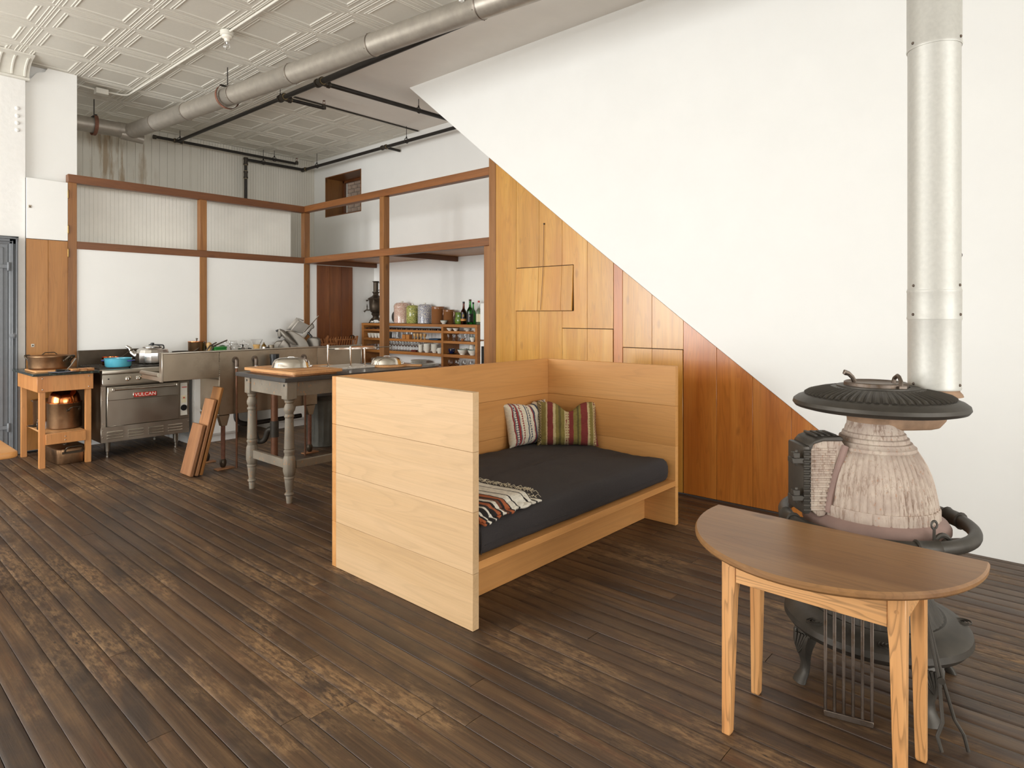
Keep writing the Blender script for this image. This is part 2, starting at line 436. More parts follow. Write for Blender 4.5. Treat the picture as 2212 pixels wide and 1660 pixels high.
M['green_pot'] = speckle('green_glaze', rgb(84,112,40), rgb(120,142,62), 50, 0.5, 0.6)
M['enamel'] = plain('blue_enamel', rgb(86,170,190), 0.15, var=0.05)
M['enamel_d'] = plain('dark_blue_enamel', rgb(40,52,120), 0.15)
M['red'] = plain('red_badge', rgb(196,52,40), 0.35)
M['paper'] = plain('cream_label', rgb(226,214,178), 0.7, var=0.05)
M['gold'] = plain('gold_print', rgb(206,160,72), 0.5)
M['green_tin'] = plain('green_tin', rgb(44,126,52), 0.35)
M['bin'] = plain('weathered_bin_zinc', rgb(96,94,86), 0.5, metal=0.45, var=0.18, sc=7)
M['slicer'] = plain('slicer_aluminium', rgb(120,113,103), 0.45, metal=0.55, var=0.04)
M['egg'] = wood('turned_light_wood', rgb(190,140,80), rgb(206,160,100), rgb(216,174,116), 'z', 0.45)
M['brick'] = plain('exterior_brick', rgb(150,128,112), 0.85, var=0.25, sc=6)
M['mortar'] = plain('mortar', rgb(196,190,180), 0.9)
M['mill'] = wood('pale_mill_wood', rgb(206,158,92), rgb(220,176,110), rgb(230,190,128), 'z', 0.4)
def worn_paint():
    m, nt, b = new_mat('worn_grey_paint')
    c = coords(nt, 3.0)
    n = noise(nt, c, 5.0, 5)
    col = ramp(nt, n, [(0.3, rgb(108,98,84)), (0.7, rgb(130,120,104))])
    k = ramp(nt, noise(nt, coords(nt, 3.0, (1,1,0.6)), 38.0, 6, 0.7), [(0.60, g(0)), (0.63, g(0.85))])
    col = mixc(nt, k, col, rgb(158,114,72))
    k2 = ramp(nt, noise(nt, c, 16.0, 6, 0.7), [(0.60, g(0)), (0.72, g(0.7))])
    col = mixc(nt, k2, col, rgb(84,74,64))
    L(nt, col, b.inputs['Base Color']); b.inputs['Roughness'].default_value = 0.6
    bump(nt, b, k, 0.15, 0.003)
    return m
M['greypaint'] = worn_paint()
def stove_white():
    m, nt, b = new_mat('heat_bleached_iron')
    c = coords(nt, 0.0); cs = coords(nt, 0.0, (1,1,0.16))
    n = noise(nt, c, 7.0, 6, 0.6)
    col = ramp(nt, n, [(0.3, rgb(158,138,124)), (0.55, rgb(184,166,150)), (0.75, rgb(204,190,172))])
    k = mixc(nt, 1.0, ramp(nt, noise(nt, cs, 75.0, 5, 0.75), [(0.50, g(0)), (0.60, g(0.8))]), ramp(nt, noise(nt, c, 4.5, 4), [(0.42, g(0)), (0.58, g(1))]), 'MULTIPLY')
    col = mixc(nt, k, col, rgb(126,100,82))
    k2 = ramp(nt, noise(nt, c, 60.0, 5, 0.7), [(0.62, g(0)), (0.66, g(0.7))])
    col = mixc(nt, k2, col, rgb(168,118,84))
    L(nt, col, b.inputs['Base Color']); b.inputs['Roughness'].default_value = 0.75
    bump(nt, b, noise(nt, c, 50.0, 6, 0.7), 0.2, 0.003)
    return m
M['stove'] = stove_white()
M['stove_neck'] = plain('rust_stained_neck', rgb(152,122,96), 0.7, var=0.24, sc=16, bmp=0.15)
M['stove_skirt'] = plain('mauve_burnt_skirt', rgb(142,116,106), 0.6, var=0.14, sc=7, bmp=0.1)
M['beadboard'] = plain('aged_white_beadboard', rgb(232,228,217), 0.6, var=0.05, bmp=0.04, sc=3)
def stained_bead():
    m, nt, b = new_mat('water_stained_beadboard')
    c = coords(nt, 0.0, (1,1,0.35))
    col = ramp(nt, noise(nt, c, 2.0, 5), [(0.3, rgb(206,200,186)), (0.7, rgb(222,216,203))])
    tc = nd(nt, 'ShaderNodeTexCoord'); sp = nd(nt, 'ShaderNodeSeparateXYZ'); L(nt, tc.outputs['Object'], sp.inputs[0])
    band = ramp(nt, sp.outputs[0], [(0.0, g(0)), (0.02, g(0)), (0.05, g(1)), (0.10, g(1)), (0.13, g(0))])
    mr = nd(nt, 'ShaderNodeMapRange'); L(nt, sp.outputs[0], mr.inputs[0]); mr.inputs[1].default_value = 2.45; mr.inputs[2].default_value = 3.55
    band = ramp(nt, mr.outputs[0], [(0.0, g(0)), (0.3, g(1)), (0.7, g(1)), (1.0, g(0))])
    k = mixc(nt, 1.0, band, ramp(nt, noise(nt, coords(nt, 0.0, (9,1,1.2)), 1.0, 5, 0.6), [(0.5, g(0)), (0.62, g(0.8))]), 'MULTIPLY')
    col = mixc(nt, k, col, rgb(156,132,100))
    L(nt, col, b.inputs['Base Color']); b.inputs['Roughness'].default_value = 0.65
    return m
M['bead_stain'] = stained_bead()
# ================================================================== STRUCTURE
# ---- floor: sub-floor with single boards running along Y
fl = struct(MB().box(XL-0.2, XK+0.5, YF-0.2, YK+0.3, -0.12, -0.018).build('floor', M['gap']), 'worn dark brown plank floor', 'floor')
PW, P0 = 0.0885, 0.533
beyond = MB(); k = math.floor((XL - P0) / PW)
while P0 + k*PW < XK:
    x0 = P0 + k*PW; x1 = x0 + PW; k += 1
    single = 0.35 < x0 < 4.83
    y = YF if not single else -0.45 - R.random()*1.2
    if single:
        beyond.box(x0+0.001, x1-0.001, YF, y-0.002, -0.02, 0.0)
    yend = YB + 0.05 if x0 < 4.83 else YK
    while y < yend:
        ln = R.uniform(1.7, 3.9); y2 = min(y + ln, yend)
        if yend - y2 < 0.5: y2 = yend
        dz = R.uniform(-0.0014, 0.0004); gp = R.choice((0.0008, 0.0012, 0.0016, 0.0026))
        if single:
            xa, xb = x0+gp, x1-0.0006; cr_ = R.uniform(0.0004, 0.0016)
            MB().prism([(xa,-0.02),(xb,-0.02),(xb,dz-0.0012),(xb-0.0012,dz-0.0002)]+[(xb-(xb-xa)*t_, dz+cr_*4*t_*(1-t_)) for t_ in (0.2,0.5,0.8)]+[(xa+0.0012,dz-0.0002),(xa,dz-0.0012)], y+0.0012, y2-0.0012, 'y').build('floor_board', M['floor'], fl, angle=60)
        else:
            beyond.box(x0+0.001, x1-0.001, y+0.001, y2-0.001, -0.02, 0.0)
        y = y2
tag(beyond.build('floor_boards_beyond', M['floor'], fl), kind='stuff')

# ---- ceiling: plaster with pressed-tin tiles
ce = struct(MB().box(XL-0.2, XK+0.5, YF-0.2, YK+0.3, ZC, ZC+0.15).build('ceiling', M['ceil']), 'plaster ceiling with white pressed tin tiles', 'ceiling')
TX, TY = 0.595, 0.602
def tile_mb():
    b = MB(); rings = []
    prof = [(0,-0.002),(0.006,-0.0065),(0.011,-0.0065),(0.015,-0.003),(0.030,-0.003),(0.034,-0.0065),(0.039,-0.0065),(0.043,-0.003),(0.082,-0.004),(0.086,-0.0075),(0.092,-0.0075),(0.096,-0.0045),(0.104,-0.0045),(0.108,-0.0085),(0.114,-0.0085),(0.118,-0.004),(0.124,-0.001)]
    vs = []; fs = []
    for ins, z in prof:
        x, y = TX/2-ins, TY/2-ins
        vs += [(-x,-y,z),(x,-y,z),(x,y,z),(-x,y,z)]
    for i in range(len(prof)-1):
        for q in range(4):
            fs.append((i*4+q, i*4+(q+1)%4, (i+1)*4+(q+1)%4, (i+1)*4+q))
    n = (len(prof)-1)*4; fs.append((n,n+1,n+2,n+3))
    return b.add(vs, fs)
tile_me = tile_mb().mesh('ceiling_tile', angle=20)
tile_me.materials.append(M['tin'])
X0t, Y0t = 2.0825, 7.268
far_tiles = MB(); tm = tile_mb()
def tile(cx, cy, sx=1.0, sy=1.0, single=True):
    if single:
        o = bpy.data.objects.new('ceiling_tile', tile_me); COL.objects.link(o); o.parent = ce
        o.location = (cx, cy, ZC); o.scale = (sx, sy, 1)
    else:
        far_tiles.add([(v[0]*sx+cx, v[1]*sy+cy, v[2]+ZC) for v in tm.v], tm.f)
for i in range(-8, 3):
    for j in range(-28, 5):
        x0, y0 = X0t + i*TX, Y0t + j*TY
        if x0 < XL - 0.3 or y0 < YF - 0.3: continue
        y1 = min(y0 + TY, 10.12)
        if y0 > 8.3 and x0 < 1.9: continue
        tile(x0+TX/2, (y0+y1)/2, 1, (y1-y0)/TY, i >= -3 and j >= -9)
for i in range(3, 7):
    for j in range(0, 5):
        x0, y0 = X0t + i*TX, Y0t + j*TY
        x1 = min(x0+TX, XK-0.01); y1 = min(y0+TY, 10.12)
        tile((x0+x1)/2, (y0+y1)/2, (x1-x0)/TX, (y1-y0)/TY)
tag(far_tiles.build('ceiling_tiles_beyond', M['tin'], ce, angle=20), kind='stuff')
MB().box(X0t+3*TX, 4.06, YF, Y0t, ZC-0.012, ZC-0.001).build('tin_border', M['tin'], ce, bevel=0.003)
MB().box(4.06, XK-0.02, Y0t-0.03, Y0t, ZC-0.016, ZC-0.001).build('tin_border', M['pipe_fit'], ce, bevel=0.003)
# coved tin cornice over the wall with the grey door
cov = [(8.37,3.97),(8.33,3.97),(8.325,3.99),(8.345,4.0)] + [(8.345-0.23*(1-cos(a)), 4.0+0.155*sin(a)) for a in [0.2*i for i in range(1,8)]] + [(8.09,4.16),(8.09,4.175),(8.37,4.175)]
tr = struct(MB().prism(cov, XL, 1.62, 'x').build('trim_1', M['tin'], angle=25), 'fluted white tin cornice above the grey door wall', 'trim')
for q in range(9):
    xx = 1.58 - q*0.11
    MB().tube([(xx, 8.345-0.23*(1-cos(a))-0.004, 4.0+0.155*sin(a)) for a in [0.15*i for i in range(0,10)]], 0.012, 6).build('flute', M['tin'], tr)

# ---- walls
def wall(name, label, mb, mat, bevel=0.0): return struct(mb.build(name, mat, bevel=bevel), label)
wl = wall('wall_left', 'rough white plaster wall beside the grey door', MB().box(1.52, 1.59, 8.372, 8.55, 0, ZC).box(XL, 1.52, 8.372, 8.55, 2.292, ZC).box(XL, 0.45, 8.372, 8.55, 0, 2.292).box(1.59, 2.06, 8.48, 8.55, 0, ZC), M['white_rough'])
for z in (3.66, 3.58, 3.505, 3.43):
    MB().lathe([(0.022,0),(0.019,0.008),(0.010,0.013),(1e-6,0.015)], 12).build('rivet', M['white_rough'], wl, loc=(1.522, 8.372, z), rot=(pi/2,0,0))
# closet next to it
wall('wall_closet_upper', 'white fixed panel above the closet doors', MB().prism([(1.594,2.945),(2.072,2.945),(2.072,4.175),(1.80,4.175),(1.775,4.13),(1.70,4.10),(1.655,4.03),(1.594,4.01)], 8.43, 8.455, 'y'), M['white'])
wcd = thing('closet_door', 'small white closet door above the wooden closet door', 'door', (1.594, 8.338, 2.291))
MB().box(0, 0.370, 0, 0.022, 0, 0.645).build('door_panel', M['white'], wcd, bevel=0.002)
lk = MB().box(0.018, 0.042, -0.004, 0, 0.325, 0.355).build('lock_plate', M['steel_dull'], wcd, bevel=0.001)
MB().cyl((0.030,-0.003,0.335), (0.030,-0.012,0.335), 0.006, 10).build('lock_cylinder', M['bronze'], lk)
wod = thing('closet_door', 'tall orange-brown two-board closet door behind the small wooden stand', 'door', (1.594, 8.338, 0.03))
MB().box(0, 0.190, 0, 0.022, 0, 2.255).build('board', M['closet'], wod, bevel=0.002)
MB().box(0.192, 0.370, 0, 0.022, 0, 2.255).build('board', M['closet'], wod, bevel=0.002)
lk = MB().box(0.040, 0.068, -0.004, 0, 1.10, 1.135).build('lock_plate', M['steel'], wod, bevel=0.001)
MB().cyl((0.054,-0.003,1.117), (0.054,-0.010,1.117), 0.008, 10).build('lock_cylinder', M['bronze'], lk)
for z, p in ((2.81, wcd), (2.42, wcd), (2.16, wod)):
    b = MB()
    for q in range(5): b.cyl((0, 0, -0.04+q*0.016), (0, 0, -0.0255+q*0.016), 0.006, 10)
    b.sphere((0,0,-0.043), 0.006, 6); b.sphere((0,0,0.043), 0.006, 6)
    b.build('hinge', M['brass'], p, loc=(0.3725, -0.006, z - p.location.z))
# grey panelled metal door at the far left
dr = struct(MB().box(1.445, 1.52, 8.325, 8.40, 0.0, 2.292).box(0.45, 1.52, 8.325, 8.40, 2.215, 2.292).box(0.45, 0.525, 8.325, 8.40, 0, 2.215).build('door_1', M['grey_door'], bevel=0.006), 'grey painted door in a moulded frame', 'door')
MB().box(1.500, 1.512, 8.305, 8.325, 0, 2.28).box(1.470,1.478,8.312,8.326,0,2.25).box(0.45, 1.512, 8.305, 8.325, 2.268, 2.28).box(0.45,1.478,8.312,8.326,2.236,2.244).build('frame_moulding', M['grey_door'], dr, bevel=0.003)
lf = MB().box(0.53, 1.440, 8.35, 8.39, 0.01, 2.21).build('door_leaf', M['grey_door'], dr, bevel=0.003)
MB().box(1.36, 1.40, 8.338, 8.352, 0.03, 2.18).box(1.300, 1.318, 8.342, 8.352, 0.1, 2.05).box(0.6,1.318,8.342,8.352,2.05,2.068).box(0.6,1.318,8.342,8.352,0.9,0.918).build('panel_moulding', M['grey_door'], lf, bevel=0.004)
for z in (1.98, 0.30):
    MB().box(1.20, 1.43, 8.33, 8.338, z-0.02, z+0.02).cyl((1.440,8.322,z-0.045),(1.440,8.322,z+0.045),0.014,10).build('strap_hinge', M['grey_door'], dr, bevel=0.002)
MB().lathe([(0.034,0),(0.034,0.006),(0.020,0.010),(0.020,0.022),(0.012,0.026),(1e-6,0.027)], 20).build('lock_boss', M['grey_door'], dr, loc=(1.478, 8.325, 1.255), rot=(pi/2,0,0))

# window walls behind the camera
b = MB(); ys = [YF] + sum([[y-WW/2, y+WW/2] for y in WIN_L], []) + [8.55]
for i in range(0, len(ys), 2): b.box(XL-0.3, XL, ys[i], ys[i+1], 0, ZC)
for y in WIN_L: b.box(XL-0.3, XL, y-WW/2, y+WW/2, 0, WZ0).box(XL-0.3, XL, y-WW/2, y+WW/2, WZ1, ZC)
wall('wall_street_left', 'white wall with tall windows to the street', b, M['white'])
b = MB(); xs = [XL] + sum([[x-WW/2, x+WW/2] for x in WIN_F], []) + [XW]
for i in range(0, len(xs), 2): b.box(xs[i], xs[i+1], YF-0.3, YF, 0, ZC)
for x in WIN_F: b.box(x-WW/2, x+WW/2, YF-0.3, YF, 0, WZ0).box(x-WW/2, x+WW/2, YF-0.3, YF, WZ1, ZC)
wall('wall_street_front', 'white wall with tall windows behind the viewer', b, M['white'])

# kitchen: back beadboard wall, right wall with a deep window, box room behind the frame
bw = wall('wall_kitchen_back', 'water-stained white beadboard wall high behind the timber frame', MB().box(2.0, XK+0.4, YK, YK+0.15, 0, ZC), M['bead_stain'])
b = MB(); x = 2.02
while x < 3.97:
    b.box(x, x+0.105, YK-0.006, YK, 2.25, ZC-0.01); x += 0.1075
while x < XK - 0.03:
    b.box(x, x+0.0415, YK-0.020, YK-0.014, 2.25, ZC-0.01); x += 0.044
b.box(3.97, XK, YK-0.0145, YK-0.001, 2.25, ZC-0.01)
tag(b.build('beadboard_strips', M['bead_stain'], bw, bevel=0.002), kind='stuff')
WY0, WY1, WB, WT = 8.701, 9.754, 3.157, 3.842
wr = wall('wall_kitchen_right', 'white kitchen wall behind the shelves with a deep little window', MB().box(XK, XK+0.45, 4.5, WY0, 0, ZC).box(XK, XK+0.45, WY1, YK+0.15, 0, ZC).box(XK, XK+0.45, WY0, WY1, 0, WB).box(XK, XK+0.45, WY0, WY1, WT, ZC), M['white'])
wn = struct(MB().box(XK+0.34, XK+0.39, WY0, WY0+0.05, WB, WT).box(XK+0.34, XK+0.39, WY1-0.05, WY1, WB, WT).box(XK+0.34, XK+0.39, WY0, WY1, WB, WB+0.06).box(XK+0.34, XK+0.39, WY0, WY1, WT-0.05, WT).build('window_1', M['brown_door'], bevel=0.003), 'small deep window lined with dark brown boards', 'window')
MB().box(XK-0.004, XK+0.34, WY1-0.012, WY1+0.004, WB, WT).build('reveal_board', M['frame'], wn, bevel=0.002)
MB().box(XK-0.004, XK+0.34, WY0-0.004, WY0+0.012, WB, WT).build('reveal_board', M['frame'], wn, bevel=0.002)
MB().box(XK-0.004, XK+0.34, WY0, WY1, WT-0.012, WT+0.004).build('reveal_board', M['frame_y'], wn, bevel=0.002)
MB().box(XK-0.004, XK+0.34, WY0, WY1, WB-0.004, WB+0.012).build('sill_board', M['frame_y'], wn, bevel=0.002)
MB().box(XK+0.36, XK+0.366, WY0+0.05, WY1-0.05, WB+0.06, WT-0.05).build('pane', M['glass_w'], wn)
bk = wall('wall_outside_brick', 'brick wall of the neighbouring building seen through the small window', MB().box(XK+1.32, XK+1.5, 7.6, 11.6, 1.5, 5.6), M['mortar'])
bme = MB().box(-0.018, 0.01, -0.101, 0.101, -0.032, 0.032).mesh('brick', bevel=0.004); bme.materials.append(M['brick'])
for r_ in range(22):
    for c_ in range(11):
        o = bpy.data.objects.new('brick', bme); COL.objects.link(o); o.parent = bk
        o.location = (XK+1.32, 9.0 + c_*0.212 + (0.106 if r_ % 2 else 0), 3.2 + r_*0.075)
wall('wall_box_room', 'white panelled wall between the timber posts', MB().box(2.05, 5.043, 8.352, 8.43, 0, 2.21).box(5.655, XK, 8.352, 8.43, 0, 2.21).box(5.043,5.655,8.42,8.43,0,2.21), M['white'])
wall('ceiling_box_room', 'flat top of the box room behind the frame', MB().box(2.05, XK, 8.43, YK, 2.20, 2.25), M['white'])
ls = wall('wall_loft_screen', 'bright white beadboard screen behind the upper openings of the frame', MB().box(2.03, 4.775, 8.66, 8.69, 2.25, 3.045), M['beadboard'])
b = MB(); x = 2.03
while x < 4.76:
    b.box(x, x+0.0418, 8.656, 8.66, 2.25, 3.045); x += 0.044
tag(b.build('beadboard_strips', M['beadboard'], ls, bevel=0.003), kind='stuff')

# ---- timber frame (each member a part)
tf = thing('timber_frame', 'red-brown timber post and beam frame around the kitchen corner', 'frame', (0,0,0))
BV = 0.003
MB().box(1.966, XW+0.09, 8.338, 8.428, 2.943, 3.035).build('top_beam', M['frame_x'], tf, BV)
MB().box(2.05, XW-0.001, 8.338, 8.428, 2.210, 2.294).build('lower_beam', M['frame_x'], tf, BV)
MB().box(1.966, 2.05, 8.338, 8.428, 0.0, 2.942).build('post', M['frame'], tf, BV)
MB().box(3.379, 3.465, 8.338, 8.428, 0.0, 2.209).build('post', M['frame'], tf, BV)
MB().box(3.379, 3.465, 8.338, 8.428, 2.295, 2.942).build('post', M['frame'], tf, BV)
MB().box(XW, XW+0.09, 8.338, 8.428, 0.0, 2.207).build('post', M['frame'], tf, BV)
MB().box(XW, XW+0.09, 8.338, 8.428, 2.296, 2.942).build('post', M['frame'], tf, BV)
MB().box(XW, XW+0.09, 4.648, 8.337, 2.953, 3.039).build('top_beam', M['frame_y'], tf, BV)
MB().box(XW, XW+0.09, 4.648, 8.337, 2.208, 2.295).build('lower_beam', M['frame_y'], tf, BV)
MB().box(XW, XW+0.09, 6.465, 6.552, 0.0, 2.207).build('post', M['frame'], tf, BV)
MB().box(XW, XW+0.09, 6.465, 6.552, 2.296, 2.952).build('post', M['frame'], tf, BV)
MB().box(XW+0.012, XW+0.09, 4.648, 4.735, 0.0, 2.207).build('post', M['frame'], tf, BV)
# ---- soffit deck over the shelves with joists
dk = thing('plywood_deck', 'thin plywood deck with joists above the open shelves', 'deck', (0,0,0))
for y0, y1 in ((4.66,6.49),(6.52,8.33)):
    MB().box(XW+0.092, XK, y0, y1, 2.275, 2.294).build('deck_sheet', M['shelf'], dk)
for y in (4.755, 6.41, 8.27):
    MB().box(XW+0.092, XK-0.004, y, y+0.05, 2.208, 2.273).build('joist', M['frame_x'], dk, BV)
# ---- brown plank door in the kitchen
pd = thing('plank_door', 'dark brown three-board plank door behind the dish rack', 'door', (5.046, 8.338, 0.015))
for a, c in ((0, 0.205), (0.207, 0.405), (0.407, 0.606)):
    MB().box(a, c, 0, 0.03, 0, 2.185).build('board', M['brown_door'], pd, bevel=0.002)
kn = MB().lathe([(0.028,0),(0.028,0.004),(0.010,0.008),(0.010,0.03),(0.026,0.036),(0.032,0.05),(0.026,0.064),(1e-6,0.068)], 18).build('knob', M['bronze'], pd, loc=(0.575, 0, 1.115), rot=(pi/2,0,0))
# ---- stair wall: white upper part, boards below the diagonal
DG = [(-3.0,-2.66),(0.52,0.0),(1.383,0.656),(2.414,1.422),(3.539,2.274),(4.607,3.107),(5.956,4.18)]
def dz(y):
    for (a, za), (c, zc) in zip(DG, DG[1:]):
        if a <= y <= c: return za + (zc-za)*(y-a)/(c-a)
    return 0
wall('wall_stair', 'large white wall enclosing the staircase', MB().prism([(YF,0),(0.52,0)] + DG[2:] + [(YF,4.18)], XW-0.004, XW+0.10, 'x'), M['white'])
wall('wall_stair_soffit', 'white sloping underside of the staircase', MB().prism([(y, z-0.0) for y, z in DG[1:]] + [(y, z+0.12) for y, z in reversed(DG[1:-1])], XW+0.10, XK+0.3, 'x'), M['white'])
wp = struct(MB().prism([(0.6,0.004),(4.54,0.004),(4.54,3.03),(0.6,0.04)], XW+0.022, XW+0.04, 'x').build('wall_stair_panelling', M['dark']), 'amber varnished board panelling under the staircase')
def pboard(y0, y1, z0=0.012, z1=None, mat='stair', notch=None, name='board', dx=0.0):
    g_ = 0.0012
    if z1 is None:
        pts = [(y0+g_, z0), (y1-g_, z0)]
        ks = [y1-g_] + [d[0] for d in reversed(DG) if y0+g_ < d[0] < y1-g_] + [y0+g_]
        pts += [(y, max(dz(y)-0.004, z0+0.003)) for y in ks]
        if notch:   # cut at the high-Y side
            ny, n0, n1 = notch
            pts = [(y0+g_, z0), (y1-g_, z0), (y1-g_, n0), (ny, n0), (ny, n1), (y1-g_, n1)] + pts[2:]
    else:
        pts = [(y0+g_, z0), (y1-g_, z0), (y1-g_, z1), (y0+g_, z1)]
    return MB().prism(pts, XW-dx, XW+0.02, 'x').build(name, M[mat], wp, bevel=0.0012)
pboard(4.547, 4.646, 0.0, None, 'frame', name='end_post', dx=0.003)
pboard(4.263, 4.547)
pboard(3.966, 4.263, z1=1.512); pboard(3.966, 4.263, z0=1.950)
pboard(3.681, 3.966, z1=1.512); pboard(3.681, 3.966, z0=1.950)
pboard(3.391, 3.681, z0=1.352, notch=(3.545, 1.512, 1.950))
pboard(3.106, 3.391, z0=1.352)
pboard(3.391, 3.681, z1=1.346, name='door_board'); pboard(3.110, 3.391, z1=1.346, name='door_board')
pboard(3.011, 3.103, mat='stair_dark', name='stile', dx=0.002)
pboard(2.721, 3.011, z0=1.193); pboard(2.431, 2.721, z0=1.193)
pboard(2.721, 3.008, z1=1.187, name='door_board'); pboard(2.436, 2.721, z1=1.187, name='door_board')
for a, c in ((2.145,2.431),(1.859,2.145),(1.574,1.859),(1.30,1.574),(1.0,1.30),(0.75,1.0),(0.56,0.75)):
    pboard(a, c, mat='stair_dark')
ht = thing('wall_hatch', 'small square wooden hatch slightly ajar in the amber stair panelling', 'hatch', (XW-0.001, 0, 1.944))
for y0, y1 in ((3.969, 4.261), (3.683, 3.966), (3.552, 3.681)):
    MB().box(-0.0, 0.016, y0, y1, -0.428, 0).build('board', M['stair'], ht, bevel=0.0012)
ht.rotation_euler = (0, radians(3.2), 0)
cd = thing('pull_cord', 'thin cord hanging from a nail above the wooden hatch', 'cord', (XW, 3.896, 2.364))
MB().sphere((-0.006,0,0), 0.009, 8).build('nail', M['bronze'], cd)
MB().tube([(-0.010,0,-0.004),(-0.008,0.006,-0.3),(-0.022,0.012,-0.60),(-0.034,0.024,-0.84)], 0.0022, 6).build('cord', M['copper_pipe'], cd)
from mathutils import noise as MN
# ================================================================== CEILING SERVICES
def duct_x(y): return 3.49 - 0.1103*(y - 3.33)
ZD, RD = 3.85, 0.098
du = thing('ventilation_duct', 'round galvanised duct running under the ceiling', 'duct', (0,0,0))
ys = [-2.2, -0.3, 1.0, 2.2, 3.42, 4.62, 5.76, 6.78, 7.75, 8.5, 9.05]
for a, c in zip(ys, ys[1:]):
    p0 = Vector((duct_x(a), a, ZD)); p1 = Vector((duct_x(c), c, ZD)); t = (p1-p0).normalized()
    s_ = MB().tube([p0, p0+t*0.03, p0+t*0.034, p1], [RD*1.02, RD*1.02, RD*0.99, RD*0.985], 28).build('duct_section', M['galv'], du, angle=50)
    MB().tube([p0+t*0.002, p0+t*0.010], RD*1.035, 28).build('joint_bead', M['iron_grey'], s_)
    sc = MB()
    for a_ in (0.5, 2.2, 3.7, 5.2):
        sc.sphere((p0.x+RD*1.02*cos(a_), p0.y+0.02, ZD+RD*1.02*sin(a_)), 0.005, 5)
    tag(sc.build('screw', M['iron_grey'], s_), kind='stuff')
ex, ey = duct_x(9.05), 9.05
MB().tube(bend([(ex,ey,ZD),(ex-0.012,ey+0.14,ZD),(ex-0.16,ey+0.14,ZD)], 0.11, 6), RD, 28).build('duct_elbow', M['galv'], du, angle=50)
MB().tube([(ex-0.15,ey+0.14,ZD),(1.95,ey+0.14,ZD-0.02)], RD*0.97, 28).build('duct_section', M['galv'], du, angle=50)
MB().tube([(ex+0.13,ey+0.10,ZD-0.085),(ex-0.12,ey+0.13,ZD-0.05)], [0.055,0.07], 20).build('branch_stub', M['galv'], du)
MB().box(duct_x(3.5)-0.13, duct_x(3.5)-0.10, 3.50, 3.53, ZD+0.02, ZD+0.05).build('label_sticker', M['white'], du)
def strap(cx, cy, along, rz):
    b = MB(); pts = []
    n = 24
    for i in range(n+1):
        a = radians(65) + radians(410-180-0)*i/n if False else radians(50) - radians(280)*i/n
        pts.append((RD*1.28*cos(a), RD*1.28*sin(a)))
    for i in range(n):
        p, q = pts[i], pts[i+1]; k = 1.04
        if along == 'y':
            f = lambda u, w, kk: (cx+u*kk, cy+w, ZD-0.01+0)
            vs = [(cx+p[0],cy-0.02,ZD+p[1]),(cx+p[0],cy+0.02,ZD+p[1]),(cx+q[0],cy+0.02,ZD+q[1]),(cx+q[0],cy-0.02,ZD+q[1]),
                  (cx+p[0]*k,cy-0.02,ZD+p[1]*k),(cx+p[0]*k,cy+0.02,ZD+p[1]*k),(cx+q[0]*k,cy+0.02,ZD+q[1]*k),(cx+q[0]*k,cy-0.02,ZD+q[1]*k)]
        else:
            vs = [(cx-0.02,cy+p[0],ZD+p[1]),(cx+0.02,cy+p[0],ZD+p[1]),(cx+0.02,cy+q[0],ZD+q[1]),(cx-0.02,cy+q[0],ZD+q[1]),
                  (cx-0.02,cy+p[0]*k,ZD+p[1]*k),(cx+0.02,cy+p[0]*k,ZD+p[1]*k),(cx+0.02,cy+q[0]*k,ZD+q[1]*k),(cx-0.02,cy+q[0]*k,ZD+q[1]*k)]
        b.add(vs, [(0,1,2,3),(7,6,5,4),(0,4,5,1),(3,2,6,7)])
    h_ = b.build('strap_hanger', M['rust'], du)
    MB().cyl((cx,cy,ZD+RD*1.3), (cx,cy,ZC-0.01), 0.006, 8).cbox((cx,cy,ZD+RD*1.12), (0.03,0.16,0.012) if along=='x' else (0.16,0.03,0.012)).build('rod', M['pipe'], h_)
strap(duct_x(6.92), 6.92, 'y', 0)
strap(2.44, 9.19, 'x', 0)

# sprinkler pipework
sp = thing('sprinkler_pipe', 'black iron sprinkler pipework hung below the ceiling', 'pipe', (0,0,0))
ZS = 4.03
def pipe(pts, r, rad=0.03): MB().tube(bend(pts, rad, 4), r, 12).build('pipe', M['pipe'], sp)
def fitting(p, r=0.04, ax='y', ring=True):
    d = {'x': Vector((1,0,0)), 'y': Vector((0,1,0)), 'z': Vector((0,0,1))}[ax]; p = Vector(p)
    f_ = MB().cyl(p-d*0.055, p+d*0.055, r*0.86, 14).cyl(p-d*0.058, p-d*0.032, r*1.05, 14).cyl(p+d*0.032, p+d*0.058, r*1.05, 14).build('fitting', M['pipe_fit'], sp)
    if ring: MB().cyl(p-d*0.064, p-d*0.058, r*0.85, 14).cyl(p+d*0.058, p+d*0.064, r*0.85, 14).build('thread', M['thread'], f_)
def mx(y): return 3.70 + (9.93-y)*0.0262
def hanger(x, y, z, top=ZC-0.005):
    b = MB().cyl((x,y,z+0.045),(x,y,top),0.0045,6)
    ring = [(x+0.036*cos(a), y, z+0.005+0.036*sin(a)) for a in [2*pi*i/14 for i in range(14)]]
    b.tube(ring, 0.005, 6, closed=True).cbox((x,y,z+0.048),(0.014,0.014,0.03))
    b.build('hanger', M['pipe'], sp)
pipe([(mx(9.90),9.90,ZS),(mx(7.0),7.0,ZS)], 0.023)
pipe([(mx(7.0),7.0,ZS),(mx(6.2),6.2,ZS)], 0.027)
pipe([(mx(6.2),6.2,ZS),(mx(-1.5),-1.5,ZS)], 0.033)
fitting((mx(7.0),7.0,ZS), 0.043); fitting((mx(6.22),6.22,ZS), 0.046)
fitting((mx(7.0)+0.05,7.0,ZS), 0.036, 'x'); fitting((mx(6.22)+0.06,6.22,ZS), 0.036, 'x')
pipe([(mx(7),7.0,ZS),(4.30,6.97,ZS)], 0.021)
